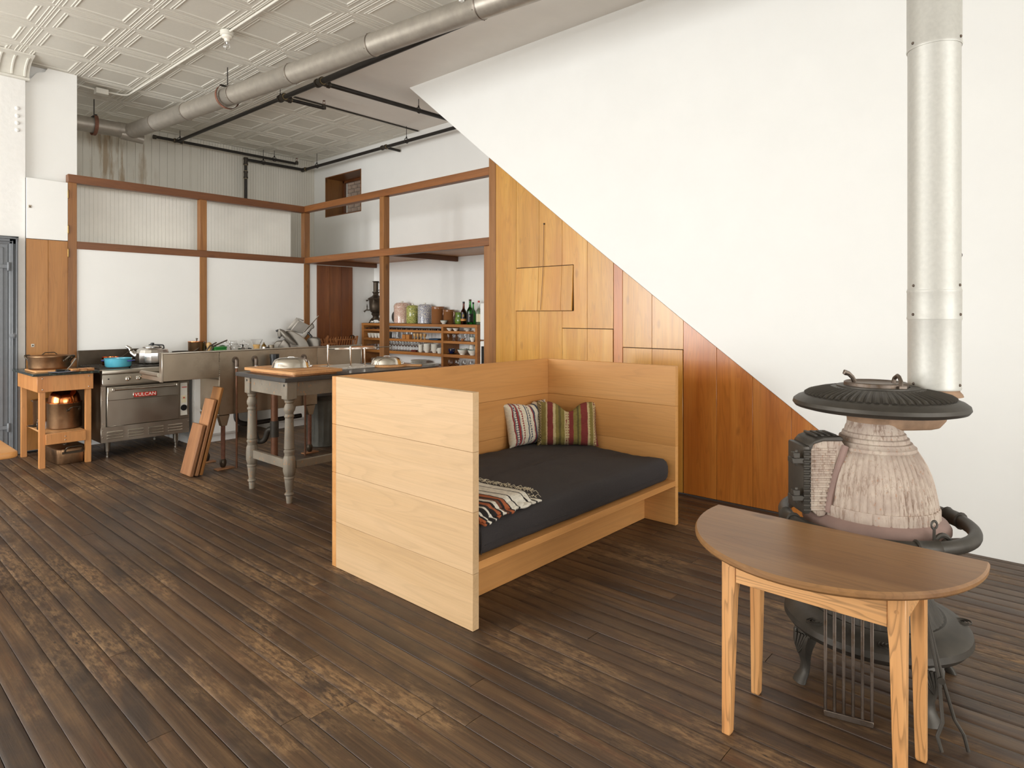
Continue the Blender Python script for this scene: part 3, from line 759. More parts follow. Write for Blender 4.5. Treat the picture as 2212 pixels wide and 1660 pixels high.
pipe([(mx(6.2),6.22,ZS),(5.62,6.15,ZS)], 0.026)
pipe([(3.40,9.90,ZS),(5.58,9.90,ZS)], 0.021)
fitting((mx(9.9),9.90,ZS), 0.03, 'x')
def head(x, y):
    h_ = MB().cyl((x,y,ZS-0.01),(x,y,ZS+0.04),0.026,12).build('elbow', M['pipe_fit'], sp)
    MB().cyl((x,y,ZS+0.04),(x,y,ZS+0.052),0.012,8).tube([(x-0.014,y,ZS+0.052),(x-0.016,y,ZS+0.075),(x,y,ZS+0.09),(x+0.016,y,ZS+0.075),(x+0.014,y,ZS+0.052)],0.003,6).lathe([(0.018,0.09),(0.018,0.093)],12,(x,y,ZS)).build('sprinkler_head', M['rust'], h_)
head(4.31, 6.97); head(5.60, 9.90); 
MB().cyl((3.40,9.90,ZS-0.005),(3.36,9.90,ZS-0.005),0.03,12).build('end_cap', M['pipe_fit'], sp)
Z2 = 3.965
pipe([(4.76,9.99,2.26),(4.76,9.99,Z2),(5.77,9.97,Z2),(5.80,6.0,Z2)], 0.024, 0.04)
fitting((4.76,9.99,Z2-0.03), 0.034, 'z'); fitting((4.76,9.99,3.72), 0.032, 'z'); fitting((5.765,9.95,Z2), 0.034, 'y'); fitting((5.785,7.72,Z2), 0.034, 'y')
pipe([(5.785,7.70,Z2),(6.04,7.68,Z2-0.01)], 0.02)
fitting((5.80,6.05,Z2), 0.036, 'y')
for x, y, z in ((mx(9.84),9.84,ZS),(5.20,9.90,ZS),(5.05,9.98,Z2),(5.77,9.55,Z2),(5.786,7.2,Z2),(mx(7.05),7.05,ZS),(5.15,6.17,ZS)):
    hanger(x, y, z)

# conduit with box and bare bulb
cn = thing('ceiling_conduit', 'thin white electrical conduit across the tin ceiling', 'conduit', (0,0,0))
ZE = 4.148
MB().tube(bend([(2.69,0.5,ZE),(2.69,5.96,ZE)],0.1), 0.011, 10).build('tube', M['tin'], cn)
MB().tube(bend([(2.69,6.10,ZE),(2.65,8.68,ZE),(2.46,8.70,ZE)],0.12,6), 0.011, 10).build('tube', M['tin'], cn)
MB().tube([(2.31,8.70,ZE),(2.0,8.66,ZE)], 0.011, 10).build('tube', M['tin'], cn)
MB().box(2.32, 2.45, 8.65, 8.75, 4.10, 4.165).build('junction_box', M['tin'], cn, bevel=0.004)
lb = thing('bulb_lampholder', 'white ceiling lampholder with a bare clear bulb', 'lamp', (2.69,6.03,4.165))
MB().lathe([(0.060,0),(0.060,-0.036),(0.052,-0.044),(0.046,-0.044)], 24).build('box', M['tin'], lb)
MB().lathe([(0.046,-0.044),(0.046,-0.062),(0.034,-0.070),(0.024,-0.074),(0.022,-0.096),(0.016,-0.098)], 24).build('socket', M['cream'], lb)
bl = MB().lathe([(0.013,-0.094),(0.015,-0.108),(0.024,-0.122),(0.030,-0.138),(0.029,-0.152),(0.020,-0.166),(1e-6,-0.171)], 20).build('bulb', M['glass'], lb)
MB().cyl((0,0,-0.094),(0,0,-0.125),0.004,8).tube([(-0.008,0,-0.125),(-0.010,0,-0.135),(0,0,-0.130),(0.010,0,-0.135),(0.008,0,-0.125)],0.0012,5).build('filament', M['alum'], bl)

# ================================================================== DAYBED
bd = thing('daybed', 'pale fir plank daybed with three high board sides', 'daybed', (2.088, 2.111, 0))
HB = [(0.002,0.266),(0.2672,0.555),(0.5562,0.837),(0.8382,1.118)]
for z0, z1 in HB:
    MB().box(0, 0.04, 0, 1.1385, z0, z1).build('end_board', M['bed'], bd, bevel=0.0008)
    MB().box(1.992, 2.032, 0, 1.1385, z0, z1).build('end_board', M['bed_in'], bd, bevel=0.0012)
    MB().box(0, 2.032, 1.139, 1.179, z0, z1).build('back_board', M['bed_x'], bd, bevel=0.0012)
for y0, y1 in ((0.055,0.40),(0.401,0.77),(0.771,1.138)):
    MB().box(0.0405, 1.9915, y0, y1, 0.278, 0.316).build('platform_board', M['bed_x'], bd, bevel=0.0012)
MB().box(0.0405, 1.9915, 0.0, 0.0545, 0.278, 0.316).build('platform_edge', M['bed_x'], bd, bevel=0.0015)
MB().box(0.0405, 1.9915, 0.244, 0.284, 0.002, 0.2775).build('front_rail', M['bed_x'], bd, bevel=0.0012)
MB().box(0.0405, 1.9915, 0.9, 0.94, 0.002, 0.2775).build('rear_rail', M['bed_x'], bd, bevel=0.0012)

def cushion(hx, hy, rings, cr, n=28, disp=None):
    """stack of rounded-rectangle rings (inset, z); n points a quarter"""
    b = MB(); vs = []; fs = []
    base = None
    for ins, z in rings:
        x, y = hx-ins, hy-ins; r = max(min(cr, x*0.98, y*0.98), 0.001)
        pts = []
        for (cx, cy, a0, ex_, ey_) in ((x-r,-y+r,-pi/2,0,1),(x-r,y-r,0,-1,0),(-x+r,y-r,pi/2,0,-1),(-x+r,-y+r,pi,1,0)):
            for i in range(6): pts.append((cx+r*cos(a0+pi/2*i/6), cy+r*sin(a0+pi/2*i/6)))
            ln = 2*(y-r) if ex_ == 0 else 2*(x-r)
            for i in range(n):
                t = ln*i/n
                pts.append((cx + (r if a0 == -pi/2 else 0 if a0 == 0 else -r if a0 == pi/2 else 0) + ex_*t,
                            cy + (0 if a0 in (-pi/2, pi/2) else (r if a0 == 0 else -r)) + ey_*t))
        m = len(pts)
        for px, py in pts: vs.append(Vector((px, py, z)))
    if disp: vs = [disp(v) for v in vs]
    for i in range(len(rings)-1):
        for k in range(m):
            fs.append((i*m+k, i*m+(k+1)%m, (i+1)*m+(k+1)%m, (i+1)*m+k))
    fs.append(tuple(range(m-1,-1,-1))); fs.append(tuple((len(rings)-1)*m+k for k in range(m)))
    b.add(vs, fs); return b
def mat_disp(v):
    if v.z > 0.02:
        k = min(1, v.z/0.15)
        e = 1 - max(abs(v.x)/0.965, abs(v.y)/0.545)
        bul = 0.038*(1-(v.x/0.965)**2)*(1-(v.y/0.545)**2)
        w = MN.noise(Vector((v.x*2.2, v.y*5, 0.3)))*0.010 + MN.noise(Vector((v.x*5, v.y*13, 1.3)))*0.0085 + MN.noise(Vector((v.x*14, v.y*22, 5.3)))*0.0034
        v = v + Vector((0,0,(bul+w)*k))
    s_ = MN.noise(Vector((v.x*3, v.y*3, 2.0)))*0.010 + MN.noise(Vector((v.x*9, v.z*18, 8.0)))*0.005
    return v + Vector((0, s_*(1 if v.y < 0 else 0.3), 0))
mt = thing('mattress', 'thick charcoal cotton mattress filling the daybed', 'mattress', (3.108, 2.692, 0.3165))
rings = [(0.10,0.0),(0.03,0.0),(0.012,0.012),(0.003,0.03),(0.0,0.06),(0.001,0.10),(0.008,0.128),(0.024,0.146),(0.055,0.155)] + [(0.055+0.048*i,0.156) for i in range(1,10)]
cushion(0.940, 0.555, rings, 0.028, 34, mat_disp).build('cover', M['cloth'], mt, angle=80)
sm = []
for i in range(61):
    x = -0.91 + 1.82*i/60; v = mat_disp(Vector((x, -0.555, 0.052))); sm.append((x, v.y-0.001, 0.052 + 0.004*sin(x*7)))
MB().tube(sm, 0.0024, 5).build('seam', M['cloth'], mt)
MB().tube([(-0.928,-0.545,0.01),(-0.934,-0.553,0.06),(-0.930,-0.548,0.11),(-0.915,-0.53,0.148)], 0.0024, 5).build('seam', M['cloth'], mt)

def stripes(name, stops, axis=0, lo=-0.25, hi=0.25, rough=0.95, motif=None):
    m, nt, b = new_mat(name)
    tc = nd(nt, 'ShaderNodeTexCoord'); sp_ = nd(nt, 'ShaderNodeSeparateXYZ'); L(nt, tc.outputs['Object'], sp_.inputs[0])
    n = noise(nt, tc.outputs['Object'], 30.0, 3)
    mm = nd(nt, 'ShaderNodeMath', operation='MULTIPLY_ADD'); L(nt, n, mm.inputs[0]); mm.inputs[1].default_value = 0.010; L(nt, sp_.outputs[axis], mm.inputs[2])
    mr = nd(nt, 'ShaderNodeMapRange'); L(nt, mm.outputs[0], mr.inputs[0]); mr.inputs[1].default_value = lo; mr.inputs[2].default_value = hi
    col = ramp(nt, mr.outputs[0], stops, 'CONSTANT')
    if motif:   # small woven lozenges inside chosen bands
        mask = ramp(nt, mr.outputs[0], motif[0], 'CONSTANT')
        ck = nd(nt, 'ShaderNodeTexChecker'); mp = nd(nt, 'ShaderNodeMapping'); L(nt, tc.outputs['Object'], mp.inputs[0])
        mp.inputs['Scale'].default_value = (1,1,1); mp.inputs['Rotation'].default_value = (0, pi/4, 0)
        L(nt, mp.outputs[0], ck.inputs['Vector']); ck.inputs['Scale'].default_value = motif[2]
        k = mixc(nt, 1.0, mask, ck.outputs['Fac'], 'MULTIPLY')
        col = mixc(nt, k, col, motif[1])
    wv = noise(nt, coords(nt, 0.0, (40, 40, 260)), 1.0, 2)
    col = mixc(nt, 1.0, col, ramp(nt, wv, [(0.3, g(0.72)), (0.7, g(1.0))]), 'MULTIPLY')
    L(nt, col, b.inputs['Base Color']); b.inputs['Roughness'].default_value = rough
    bump(nt, b, wv, 0.25, 0.003)
    return m
ol, od, rd, cm, bk_ = rgb(132,116,58), rgb(96,84,42), rgb(124,48,42), rgb(192,172,126), rgb(46,38,30)
M['pilA'] = stripes('red_olive_woven_stripe', [(0,ol),(0.03,bk_),(0.085,ol),(0.16,cm),(0.18,rd),(0.27,cm),(0.315,ol),(0.36,od),(0.40,ol),(0.455,cm),(0.475,rd),(0.50,cm),(0.515,rd),(0.60,ol),(0.66,od),(0.69,ol),(0.72,rd),(0.83,cm),(0.86,ol),(0.92,cm),(0.93,rd)],
    motif=([(0,g(0)),(0.03,g(1)),(0.085,g(0)),(0.27,g(1)),(0.315,g(0)),(0.475,g(1)),(0.53,g(0)),(0.83,g(1)),(0.87,g(0)),(0.93,g(1)),(0.97,g(0))], cm, 70.0), lo=-0.235, hi=0.235)
ww, nv, rd2, gy = rgb(224,212,188), rgb(72,78,96), rgb(150,52,50), rgb(120,120,124)
M['pilB'] = stripes('cream_navy_woven_stripe', [(0,ww),(0.10,rd2),(0.12,gy),(0.13,nv),(0.17,rd2),(0.20,gy),(0.215,ww),(0.24,rd2),(0.28,ww),(0.36,nv),(0.385,ww),(0.405,nv),(0.44,ww),(0.50,rd2),(0.52,nv),(0.55,ww),(0.62,nv),(0.66,ww),(0.74,rd2),(0.78,nv),(0.82,ww),(0.90,nv),(0.93,ww)],
    motif=([(0,g(0)),(0.13,g(1)),(0.17,g(0)),(0.24,g(1)),(0.28,g(0)),(0.405,g(1)),(0.44,g(0))], ww, 80.0), lo=-0.22, hi=0.22)
def pillow(name, w, h, t, mat, label, loc, rz, tilt, chop=0.0, seed=0):
    th = thing(name, label, 'pillow', loc, rz)
    th.rotation_euler = (tilt, 0, rz)
    N = 26; vs = []; fs = []
    def P(i, j, s_):
        u, v = -1 + 2*i/N, -1 + 2*j/N
        px = u*w/2*(1 - 0.07*(1-v*v)); pz = v*h/2*(1 - 0.06*(1-u*u))
        q = max(0, (1-u**4)*(1-v**4))**0.6
        th_ = t/2*q*(1 + 0.22*MN.noise(Vector((u*2+seed, v*2, s_*3))))
        if v > 0: pz -= chop*math.exp(-((u-0.05)/0.30)**2)*v**1.5
        pz += 0.006*MN.noise(Vector((u*6+seed, v*6, 0)))
        wr = 0.004*MN.noise(Vector((u*9, v*9, seed+s_)))*q
        return (px, s_*(th_+wr), pz + h/2)
    for s_ in (-1, 1):
        for j in range(N+1):
            for i in range(N+1): vs.append(P(i, j, s_))
    n1 = (N+1)*(N+1)
    for s_ in range(2):
        for j in range(N):
            for i in range(N):
                a = s_*n1 + j*(N+1)+i
                q = (a, a+1, a+N+2, a+N+1)
                fs.append(q if s_ == 0 else q[::-1])
    MB().add(vs, fs).build('cover', mat, th, angle=80)
    return th
pillow('striped_pillow', 0.44, 0.335, 0.15, M['pilB'], 'cream woven pillow with red and navy stripes against the daybed back', (3.745, 3.145, 0.478), radians(-8), radians(-14), 0.02, 3)
pillow('striped_pillow', 0.47, 0.345, 0.17, M['pilA'], 'red and olive striped woven pillow in the daybed corner', (3.885, 2.905, 0.478), radians(-50), radians(-17), 0.075, 9)

# folded blanket
bk0, wh0, orr, br0 = rgb(34,28,26), rgb(226,218,202), rgb(172,92,50), rgb(112,66,46)
M['blanket'] = stripes('black_white_orange_stripe', [(0,orr),(0.05,bk0),(0.075,wh0),(0.10,bk0),(0.16,wh0),(0.19,bk0),(0.25,orr),(0.30,bk0),(0.325,wh0),(0.36,br0),(0.39,bk0),(0.42,orr),(0.48,bk0),(0.50,wh0),(0.60,bk0),(0.625,wh0),(0.78,bk0),(0.80,wh0),(0.92,bk0),(0.94,wh0)], axis=0, lo=-0.25, hi=0.25)
bt = thing('folded_blanket', 'folded black, white and orange striped blanket with fringe on the mattress', 'blanket', (2.395, 2.39, 0.480), radians(6))
for l_ in range(4):
    N1, N2 = 40, 30; vs = []; fs = []
    x0, x1 = -0.24, 0.235 - 0.018*(3-l_ if l_ % 2 else l_); y0, y1 = -0.25 + 0.012*l_ + 0.006*(l_ % 2), 0.25 - 0.01*l_
    for j in range(N2+1):
        for i in range(N1+1):
            u, v = i/N1, j/N2
            x = x0+(x1-x0)*u; y = y0+(y1-y0)*v
            z = 0.004 + 0.013*l_ + 0.007*MN.noise(Vector((x*7, y*5, l_*2.1))) + 0.0045*sin(x*60+l_*1.7)*max(0,1-v*3.5) + 0.012*(1-abs(2*u-1))
            y += 0.010*sin(x*42+l_*2.0)*(1-v) ; x += 0.008*sin(y*17+l_)*u
            edge = max(0, (0.10-v)/0.10); z -= edge*edge*0.016*(l_*0.6+0.3)
            ee = max(0, (u-0.94)/0.06); z -= ee*ee*0.012*l_
            vs.append((x, y, z))
    for j in range(N2):
        for i in range(N1):
            a = j*(N1+1)+i; fs.append((a, a+1, a+N1+2, a+N1+1))
    o = MB().add(vs, fs).build('fold', M['blanket'], bt, angle=80)
    sd = o.modifiers.new('thickness', 'SOLIDIFY'); sd.thickness = 0.009
fr = MB()
for i in range(110):
    y = -0.22 + 0.46*i/110 + R.uniform(-0.003,0.003); x = 0.215 + R.uniform(-0.012,0.01); z = R.choice((0.02, 0.048, 0.052))
    a = R.uniform(-0.8,0.8); ln = R.uniform(0.025,0.055)
    fr.tube([(x,y,z),(x+ln*0.5*cos(a),y+ln*0.5*sin(a),z+R.uniform(0,0.008)),(x+ln*cos(a),y+ln*sin(a),max(0.006,z-R.uniform(0.0,0.03)))], 0.0012, 4)
M['fringe'] = plain('cream_yarn', rgb(206,192,164), 0.95)
tag(fr.build('fringe', M['fringe'], bt), kind='stuff')
# ================================================================== CAST IRON STOVE (local x = towards the flue)
SR = -0.84149
st = thing('parlour_stove', 'large old round cast iron stove with a bleached bell-shaped body', 'stove', (2.947, 0.634, 0), SR)
st.scale = (0.86, 0.86, 1.0)
def sloc(x, y, z=0): return (2.947 + x*cos(SR) - y*sin(SR), 0.634 + x*sin(SR) + y*cos(SR), z)
NF = 96
flute = lambda a, z: 1 + 0.030*(abs(sin(a*26)) - 0.6)
# bell-shaped fire pot with vertical flutes
MB().lathe([(0.262,0.655),(0.268,0.676),(0.268,0.712),(0.264,0.722)], 264, mod=lambda a, z: 1 + 0.010*(1 if (a*12/pi) % 1 > 0.09 else -1)).build('lower_band', M['stove'], st, angle=30)
MB().lathe([(0.262,0.715),(0.258,0.74),(0.252,0.77),(0.243,0.81),(0.232,0.845),(0.216,0.88),(0.196,0.912),(0.176,0.94)], 364, mod=flute).build('bell', M['stove'], st, angle=60)
MB().lathe([(0.180,0.936),(0.178,0.948),(0.166,0.955),(0.160,0.965),(0.150,0.968),(0.148,0.982),(0.138,0.986),(0.134,1.0),(0.126,1.004),(0.122,1.02),(0.116,1.03),(0.114,1.045)], 64).build('collar_rings', M['stove'], st, angle=40)
MB().lathe([(0.113,1.040),(0.115,1.055),(0.122,1.075),(0.136,1.095),(0.150,1.110)], 48).build('neck', M['stove_neck'], st)
sk = MB().lathe([(0.230,0.600),(0.296,0.612),(0.312,0.628),(0.312,0.645),(0.298,0.664),(0.276,0.676),(0.262,0.684)], 64).build('skirt', M['stove_skirt'], st)
# flue box below the top disc
b = MB()
pts = [(0.0,0.118),(0.16,0.112),(0.25,0.100),(0.315,0.06),(0.33,0.0)]
pts = pts + [(x,-y) for x, y in reversed(pts[:-1])]
lo = [(x*0.90-0.0, y*0.86, 1.018) for x, y in pts]; hi = [(x*1.0, y*1.05, 1.11) for x, y in pts]; mi = [(x*1.0, y*1.0, 1.052) for x, y in pts]
n_ = len(pts); vs = lo+mi+hi; fs = [tuple(range(n_)), tuple(range(3*n_-1,2*n_-1,-1))]
for r_ in range(2):
    fs += [(r_*n_+i, r_*n_+(i+1)%n_, (r_+1)*n_+(i+1)%n_, (r_+1)*n_+i) for i in range(n_)]
MB().add(vs, fs).build('flue_box', M['stove_neck'], st, bevel=0.012, seg=3)
# top disc with radiating ribs, oval towards the flue
disc_ = lambda pr, n=96, mod=None: MB().lathe(pr, n, (0.018,0,0), mod=mod)
disc_([(0.10,1.100),(0.335,1.094),(0.362,1.100),(0.372,1.112),(0.368,1.126),(0.350,1.138),(0.325,1.146),(0.315,1.149)]).build('top_rim', M['iron'], st)
disc_([(0.318,1.146),(0.296,1.160),(0.25,1.172),(0.205,1.181),(0.175,1.186)], 240, mod=lambda a, z: 1 + (0.010*(abs(sin(a*30))-0.5))).build('ribbed_plate', M['iron'], st, angle=60)
rb = MB()
for q in range(60):
    a = 2*pi*q/60
    rb.tube([(0.018+r_*cos(a), r_*sin(a), z) for r_, z in ((0.312,1.142),(0.296,1.152),(0.25,1.165),(0.200,1.176))], [0.0150,0.0142,0.0120,0.0090], 8)
tag(rb.build('ribs', M['iron'], st), kind='stuff')
MB().lathe([(0.178,1.176),(0.176,1.190),(0.150,1.192),(0.135,1.190),(0.135,1.18)], 64, (0.018,0,0)).build('lid_ring', M['iron'], st)
ld = MB().lathe([(0.136,1.186),(0.136,1.204),(0.130,1.207),(0.122,1.203),(0.115,1.200),(1e-6,1.201)], 64, (0.010,0,0)).build('lid', M['iron_grey'], st)
MB().tube([(0.05,-0.13,1.196),(0.055,-0.125,1.218),(0.062,-0.10,1.235),(0.07,-0.075,1.238),(0.07,-0.05,1.225),(0.068,-0.045,1.205)], [0.012,0.009,0.008,0.008,0.009,0.011], 8).cbox((0.05,-0.135,1.195),(0.035,0.03,0.012)).build('lid_handle', M['iron_grey'], ld)
MB().tube([(-0.075,0.03,1.203),(-0.085,0.03,1.222),(-0.105,0.028,1.238),(-0.125,0.026,1.243),(-0.130,0.026,1.236)], [0.012,0.010,0.010,0.012,0.006], 8).build('lid_lever', M['iron_grey'], ld)
MB().lathe([(0.118,1.15),(0.114,1.16),(0.104,1.17),(0.102,1.178)], 40, (0.290,0,0)).build('flue_collar', M['stove_neck'], st)
# feed door box on the side away from the flue
b = MB()
prof = [(-0.34,0.70),(-0.34,0.95),(-0.325,0.968),(-0.28,0.982),(-0.205,0.985),(-0.19,0.975),(-0.175,0.955),(-0.20,0.90),(-0.235,0.80),(-0.255,0.70),(-0.27,0.672),(-0.30,0.668)]
fd = MB().prism(prof, -0.075, 0.075, 'y').build('feed_box', M['stove'], st, bevel=0.006, seg=2)
for q in range(14):
    z = 0.70 + q*0.0185
    x1 = -0.255 + max(0, z-0.70)*0.20
    MB().tube([(-0.338,-0.076,z),(x1-0.01,-0.076,z)], 0.0065, 6).build('box_rib', M['stove'], fd)
MB().tube([(-0.175,-0.074,0.955),(-0.195,-0.078,0.905),(-0.222,-0.08,0.84),(-0.246,-0.08,0.76),(-0.258,-0.078,0.69)], 0.016, 8).build('moulding', M['stove_skirt'], fd)
cap = MB().prism([(-0.346,0.936),(-0.346,0.958),(-0.325,0.978),(-0.28,0.992),(-0.20,0.995),(-0.185,0.984),(-0.19,0.974),(-0.28,0.974),(-0.325,0.962),(-0.335,0.936)], -0.083, 0.083, 'y').build('box_lid', M['iron'], fd, bevel=0.004)
for q in range(4):
    MB().box(-0.31+q*0.03, -0.295+q*0.03, -0.06, 0.06, 0.988, 0.998).build('cast_ornament', M['iron'], cap, bevel=0.003)
dp_ = MB().box(-0.375, -0.342, -0.085, 0.085, 0.682, 0.955).build('feed_door', M['iron'], st, bevel=0.008, seg=2)
for q in range(13):
    z = 0.70 + q*0.0195
    MB().tube([(-0.374,-0.083,z),(-0.343,-0.087,z)], 0.008, 6).build('door_rib', M['iron'], dp_)
for z in (0.885, 0.735):
    MB().box(-0.425,-0.370,-0.085,-0.03,z,z+0.022).box(-0.425,-0.395,-0.095,-0.06,z+0.024,z+0.046).cyl((-0.405,-0.078,z-0.01),(-0.405,-0.078,z+0.055),0.007,8).build('hinge', M['iron'], dp_, bevel=0.002)
# foot rail
def ringp(a0, a1, n, r=0.396, z=0.640): return [(r*cos(a0+(a1-a0)*i/n), r*sin(a0+(a1-a0)*i/n), z) for i in range(n+1)]
rg = MB().tube(ringp(0,2*pi,72)[:-1], 0.027, 14, closed=True).build('foot_rail', M['iron'], st)
for a in (radians(178), radians(90), radians(2), radians(270)):
    c = Vector((0.396*cos(a), 0.396*sin(a), 0.640)); t = Vector((-sin(a), cos(a), 0))
    MB().tube([c-t*0.05, c-t*0.045, c-t*0.03, c+t*0.03, c+t*0.045, c+t*0.05], [0.030,0.036,0.031,0.031,0.036,0.030], 14).build('rail_sleeve', M['iron'], rg)
for a in (radians(205), radians(-62), radians(70), radians(120)):
    d = Vector((cos(a), sin(a), 0))
    MB().tube([d*0.385+Vector((0,0,0.648)), d*0.35+Vector((0,0,0.636)), d*0.322+Vector((0,0,0.622)), d*0.300+Vector((0,0,0.620))], [0.016,0.018,0.022,0.012], 8).build('rail_bracket', M['iron'], rg)
kb = MB()
c = Vector((0.10,-0.345,0.640))
kb.tube([c+Vector((0.034*cos(a),0.006*sin(a*1.0),0.034*sin(a))) for a in [2*pi*i/20 for i in range(20)]], 0.010, 8, closed=True)
kb.tube([(0.055,-0.35,0.595),(0.055,-0.355,0.69),(0.055,-0.355,0.705)], 0.006, 8)
kb.tube([(0.055+0.012*cos(a),-0.355,0.717+0.014*sin(a)) for a in [2*pi*i/14 for i in range(14)]], 0.005, 6, closed=True)
kb.build('draft_ring', M['iron'], st)
# lower body and base
MB().lathe([(0.250,0.605),(0.215,0.59),(0.205,0.52),(0.205,0.40),(0.212,0.385),(0.222,0.38),(0.225,0.36)], 64).build('ash_drum', M['iron'], st)
MB().lathe([(0.222,0.385),(0.240,0.35),(0.262,0.31),(0.285,0.28)], 192, mod=lambda a, z: 1+0.014*(abs(sin(a*24))-0.5)).build('fluted_cone', M['iron'], st, angle=50)
bs = MB().lathe([(0.15,0.190),(0.33,0.185),(0.374,0.198),(0.395,0.222),(0.391,0.245),(0.370,0.263),(0.33,0.273),(0.300,0.278),(0.290,0.288),(0.280,0.288)], 80).build('base_plate', M['iron'], st)
for a in (radians(200), radians(-20), radians(250)):
    for rr_ in (0.012, 0.022, 0.032):
        c = Vector((0.355*cos(a), 0.355*sin(a), 0.268))
        MB().tube([c+Vector((rr_*1.4*cos(u), rr_*sin(u), -abs(rr_)*0.02)) for u in [2*pi*i/16 for i in range(16)]], 0.003, 5, closed=True).build('ornament', M['iron'], bs)
for a in (radians(188), radians(-85), radians(4), radians(95)):
    lg = MB(); cs = [((0.335,0.215),0.052,0.062),((0.350,0.19),0.052,0.066),((0.362,0.15),0.042,0.056),((0.358,0.11),0.030,0.038),((0.352,0.07),0.022,0.028),((0.358,0.04),0.022,0.030),((0.374,0.018),0.026,0.036),((0.384,0.0),0.028,0.040)]
    vs = []; fs = []; n_ = 14
    for (r_, z), hr, hw in cs:
        for q in range(n_):
            u = 2*pi*q/n_
            k = 1 + (0.10*cos(u*7) if z > 0.1 else 0)
            vs.append((r_+hr*cos(u)*k*0.8, hw*sin(u)*k, z))
    for i in range(len(cs)-1):
        for q in range(n_): fs.append((i*n_+q, i*n_+(q+1)%n_, (i+1)*n_+(q+1)%n_, (i+1)*n_+q))
    fs += [tuple(range(n_)), tuple((len(cs)-1)*n_+q for q in range(n_-1,-1,-1))]
    lgo = lg.add(vs, fs).build('leg', M['iron'], st, rot=(0,0,a), angle=50)
    sh = MB()
    for q in range(9):
        u = -1.1 + 2.2*q/8
        sh.tube([(0.390,0.0,0.115),(0.404-0.02*abs(u),0.028*u,0.155),(0.398-0.03*abs(u),0.050*u,0.20)], [0.003,0.006,0.008], 6)
    sh.build('shell_ornament', M['iron'], lgo)

# ------------------------------------------------------------------ flue pipe
fp = thing('flue_pipe', 'tall galvanised flue pipe rising from the stove to the ceiling', 'flue', sloc(0.2493, 0.0, 1.178))
zf = -1.178
for z0, z1, r0, r1 in ((1.178,1.470,0.0935,0.0935),(1.462,1.585,0.0955,0.0955),(1.58,2.585,0.0935,0.0935),(2.575,4.18,0.0965,0.0965)):
    s_ = MB().lathe([(r0,z0+zf),(r0+0.0015,z0+0.006+zf),(r0,z0+0.012+zf),(r1,z1-0.012+zf),(r1+0.0015,z1-0.006+zf),(r1,z1+zf)], 48).build('pipe_section', M['flue'], fp, angle=50)
    w_ = MB()
    for a in (radians(-105), radians(20), radians(140)):
        w_.sphere((r0*cos(a), r0*sin(a), z0+0.022+zf), 0.006, 6)
    tag(w_.build('screw', M['iron_grey'], s_), kind='stuff')
MB().box(0.084,0.1015,-0.004,0.004,0.0,0.29).box(0.084,0.0995,-0.003,0.003,0.41,1.40).build('seam', M['flue'], fp, bevel=0.001)
dm = MB().box(-0.012,0.012,-0.018,0.0,0,0.055).build('damper_plate', M['iron_grey'], fp, bevel=0.003, loc=(0.074,-0.058,1.70+zf), rot=(0,0,radians(38)))
MB().cyl((0,-0.016,0.03),(0,-0.030,0.03),0.009,10).build('damper_knob', M['iron'], dm)

# ------------------------------------------------------------------ demilune table
TZ = 0.70
tb = thing('demilune_table', 'half-round pine side table with brown top in front of the stove', 'table', (2.45, 0.664, 0), radians(-0.8))
out = [(0.065,-0.452)] + [(-0.50*sin(u)*1.0, -0.455*cos(u)) for u in [pi*i/40 for i in range(41)]] + [(0.065,0.452)]
ins = lambda k: [(x*k+0.004*(k-1), y*k) for x, y in out]
vs = []; n_ = len(out)
lev = [(0.985,TZ-0.026),(1.0,TZ-0.018),(1.0,TZ-0.008),(0.988,TZ)]
for k_, z in lev: vs += [(x*k_ if x < 0 else x - (1-k_)*0.1, y*k_, z) for x, y in out]
fs = [tuple(range(n_)), tuple((len(lev)-1)*n_+q for q in range(n_-1,-1,-1))]
for r_ in range(len(lev)-1): fs += [(r_*n_+i, r_*n_+(i+1)%n_, (r_+1)*n_+(i+1)%n_, (r_+1)*n_+i) for i in range(n_)]
MB().add(vs, fs).build('tabletop', M['pine_top'], tb, angle=30)
LY = 0.27
def leg_t(cx, cy):
    b = MB(); vs = []
    for w, z in ((0.028,0.0),(0.031,0.01),(0.043,0.48),(0.048,0.54),(0.048,TZ-0.0265)):
        h_ = w/2; sx = -1 if cx > -0.1 else 1; sy = -1 if cy > 0 else 1
        ox = cx + (0.024 - h_)*(-sx); oy = cy + (0.024-h_)*(-sy)
        vs += [(ox-h_,oy-h_,z),(ox+h_,oy-h_,z),(ox+h_,oy+h_,z),(ox-h_,oy+h_,z)]
    fs = [(3,2,1,0),(16,17,18,19)]
    for r_ in range(4): fs += [(r_*4+i, r_*4+(i+1)%4, (r_+1)*4+(i+1)%4, (r_+1)*4+i) for i in range(4)]
    l_ = b.add(vs, fs).build('leg', M['pine'], tb, bevel=0.002)
    pg = MB()
    for z in (0.60, 0.655): pg.cyl((cx-0.024,cy,z),(cx-0.0255,cy,z),0.006,8)
    tag(pg.build('peg', M['pine'], l_), kind='stuff')
XA, XB2 = -0.255, 0.030
for cx, cy in ((XA,0.255),(XB2,0.272),(XB2,-0.262),(XA,-0.262)): leg_t(cx, cy)
MB().box(XA-0.020, XA+0.004, -0.237, 0.230, 0.545, TZ-0.0265).build('front_apron', M['pine_y'], tb, bevel=0.0015)
MB().box(XB2-0.004, XB2+0.020, -0.237, 0.247, 0.545, TZ-0.0265).build('back_apron', M['pine_y'], tb, bevel=0.0015)
for s_ in (-1, 1):
    MB().box(XA+0.025, XB2-0.025, s_*0.260-0.012, s_*0.260+0.012, 0.545, TZ-0.0265).build('side_apron', M['pine_y'], tb, bevel=0.0015)

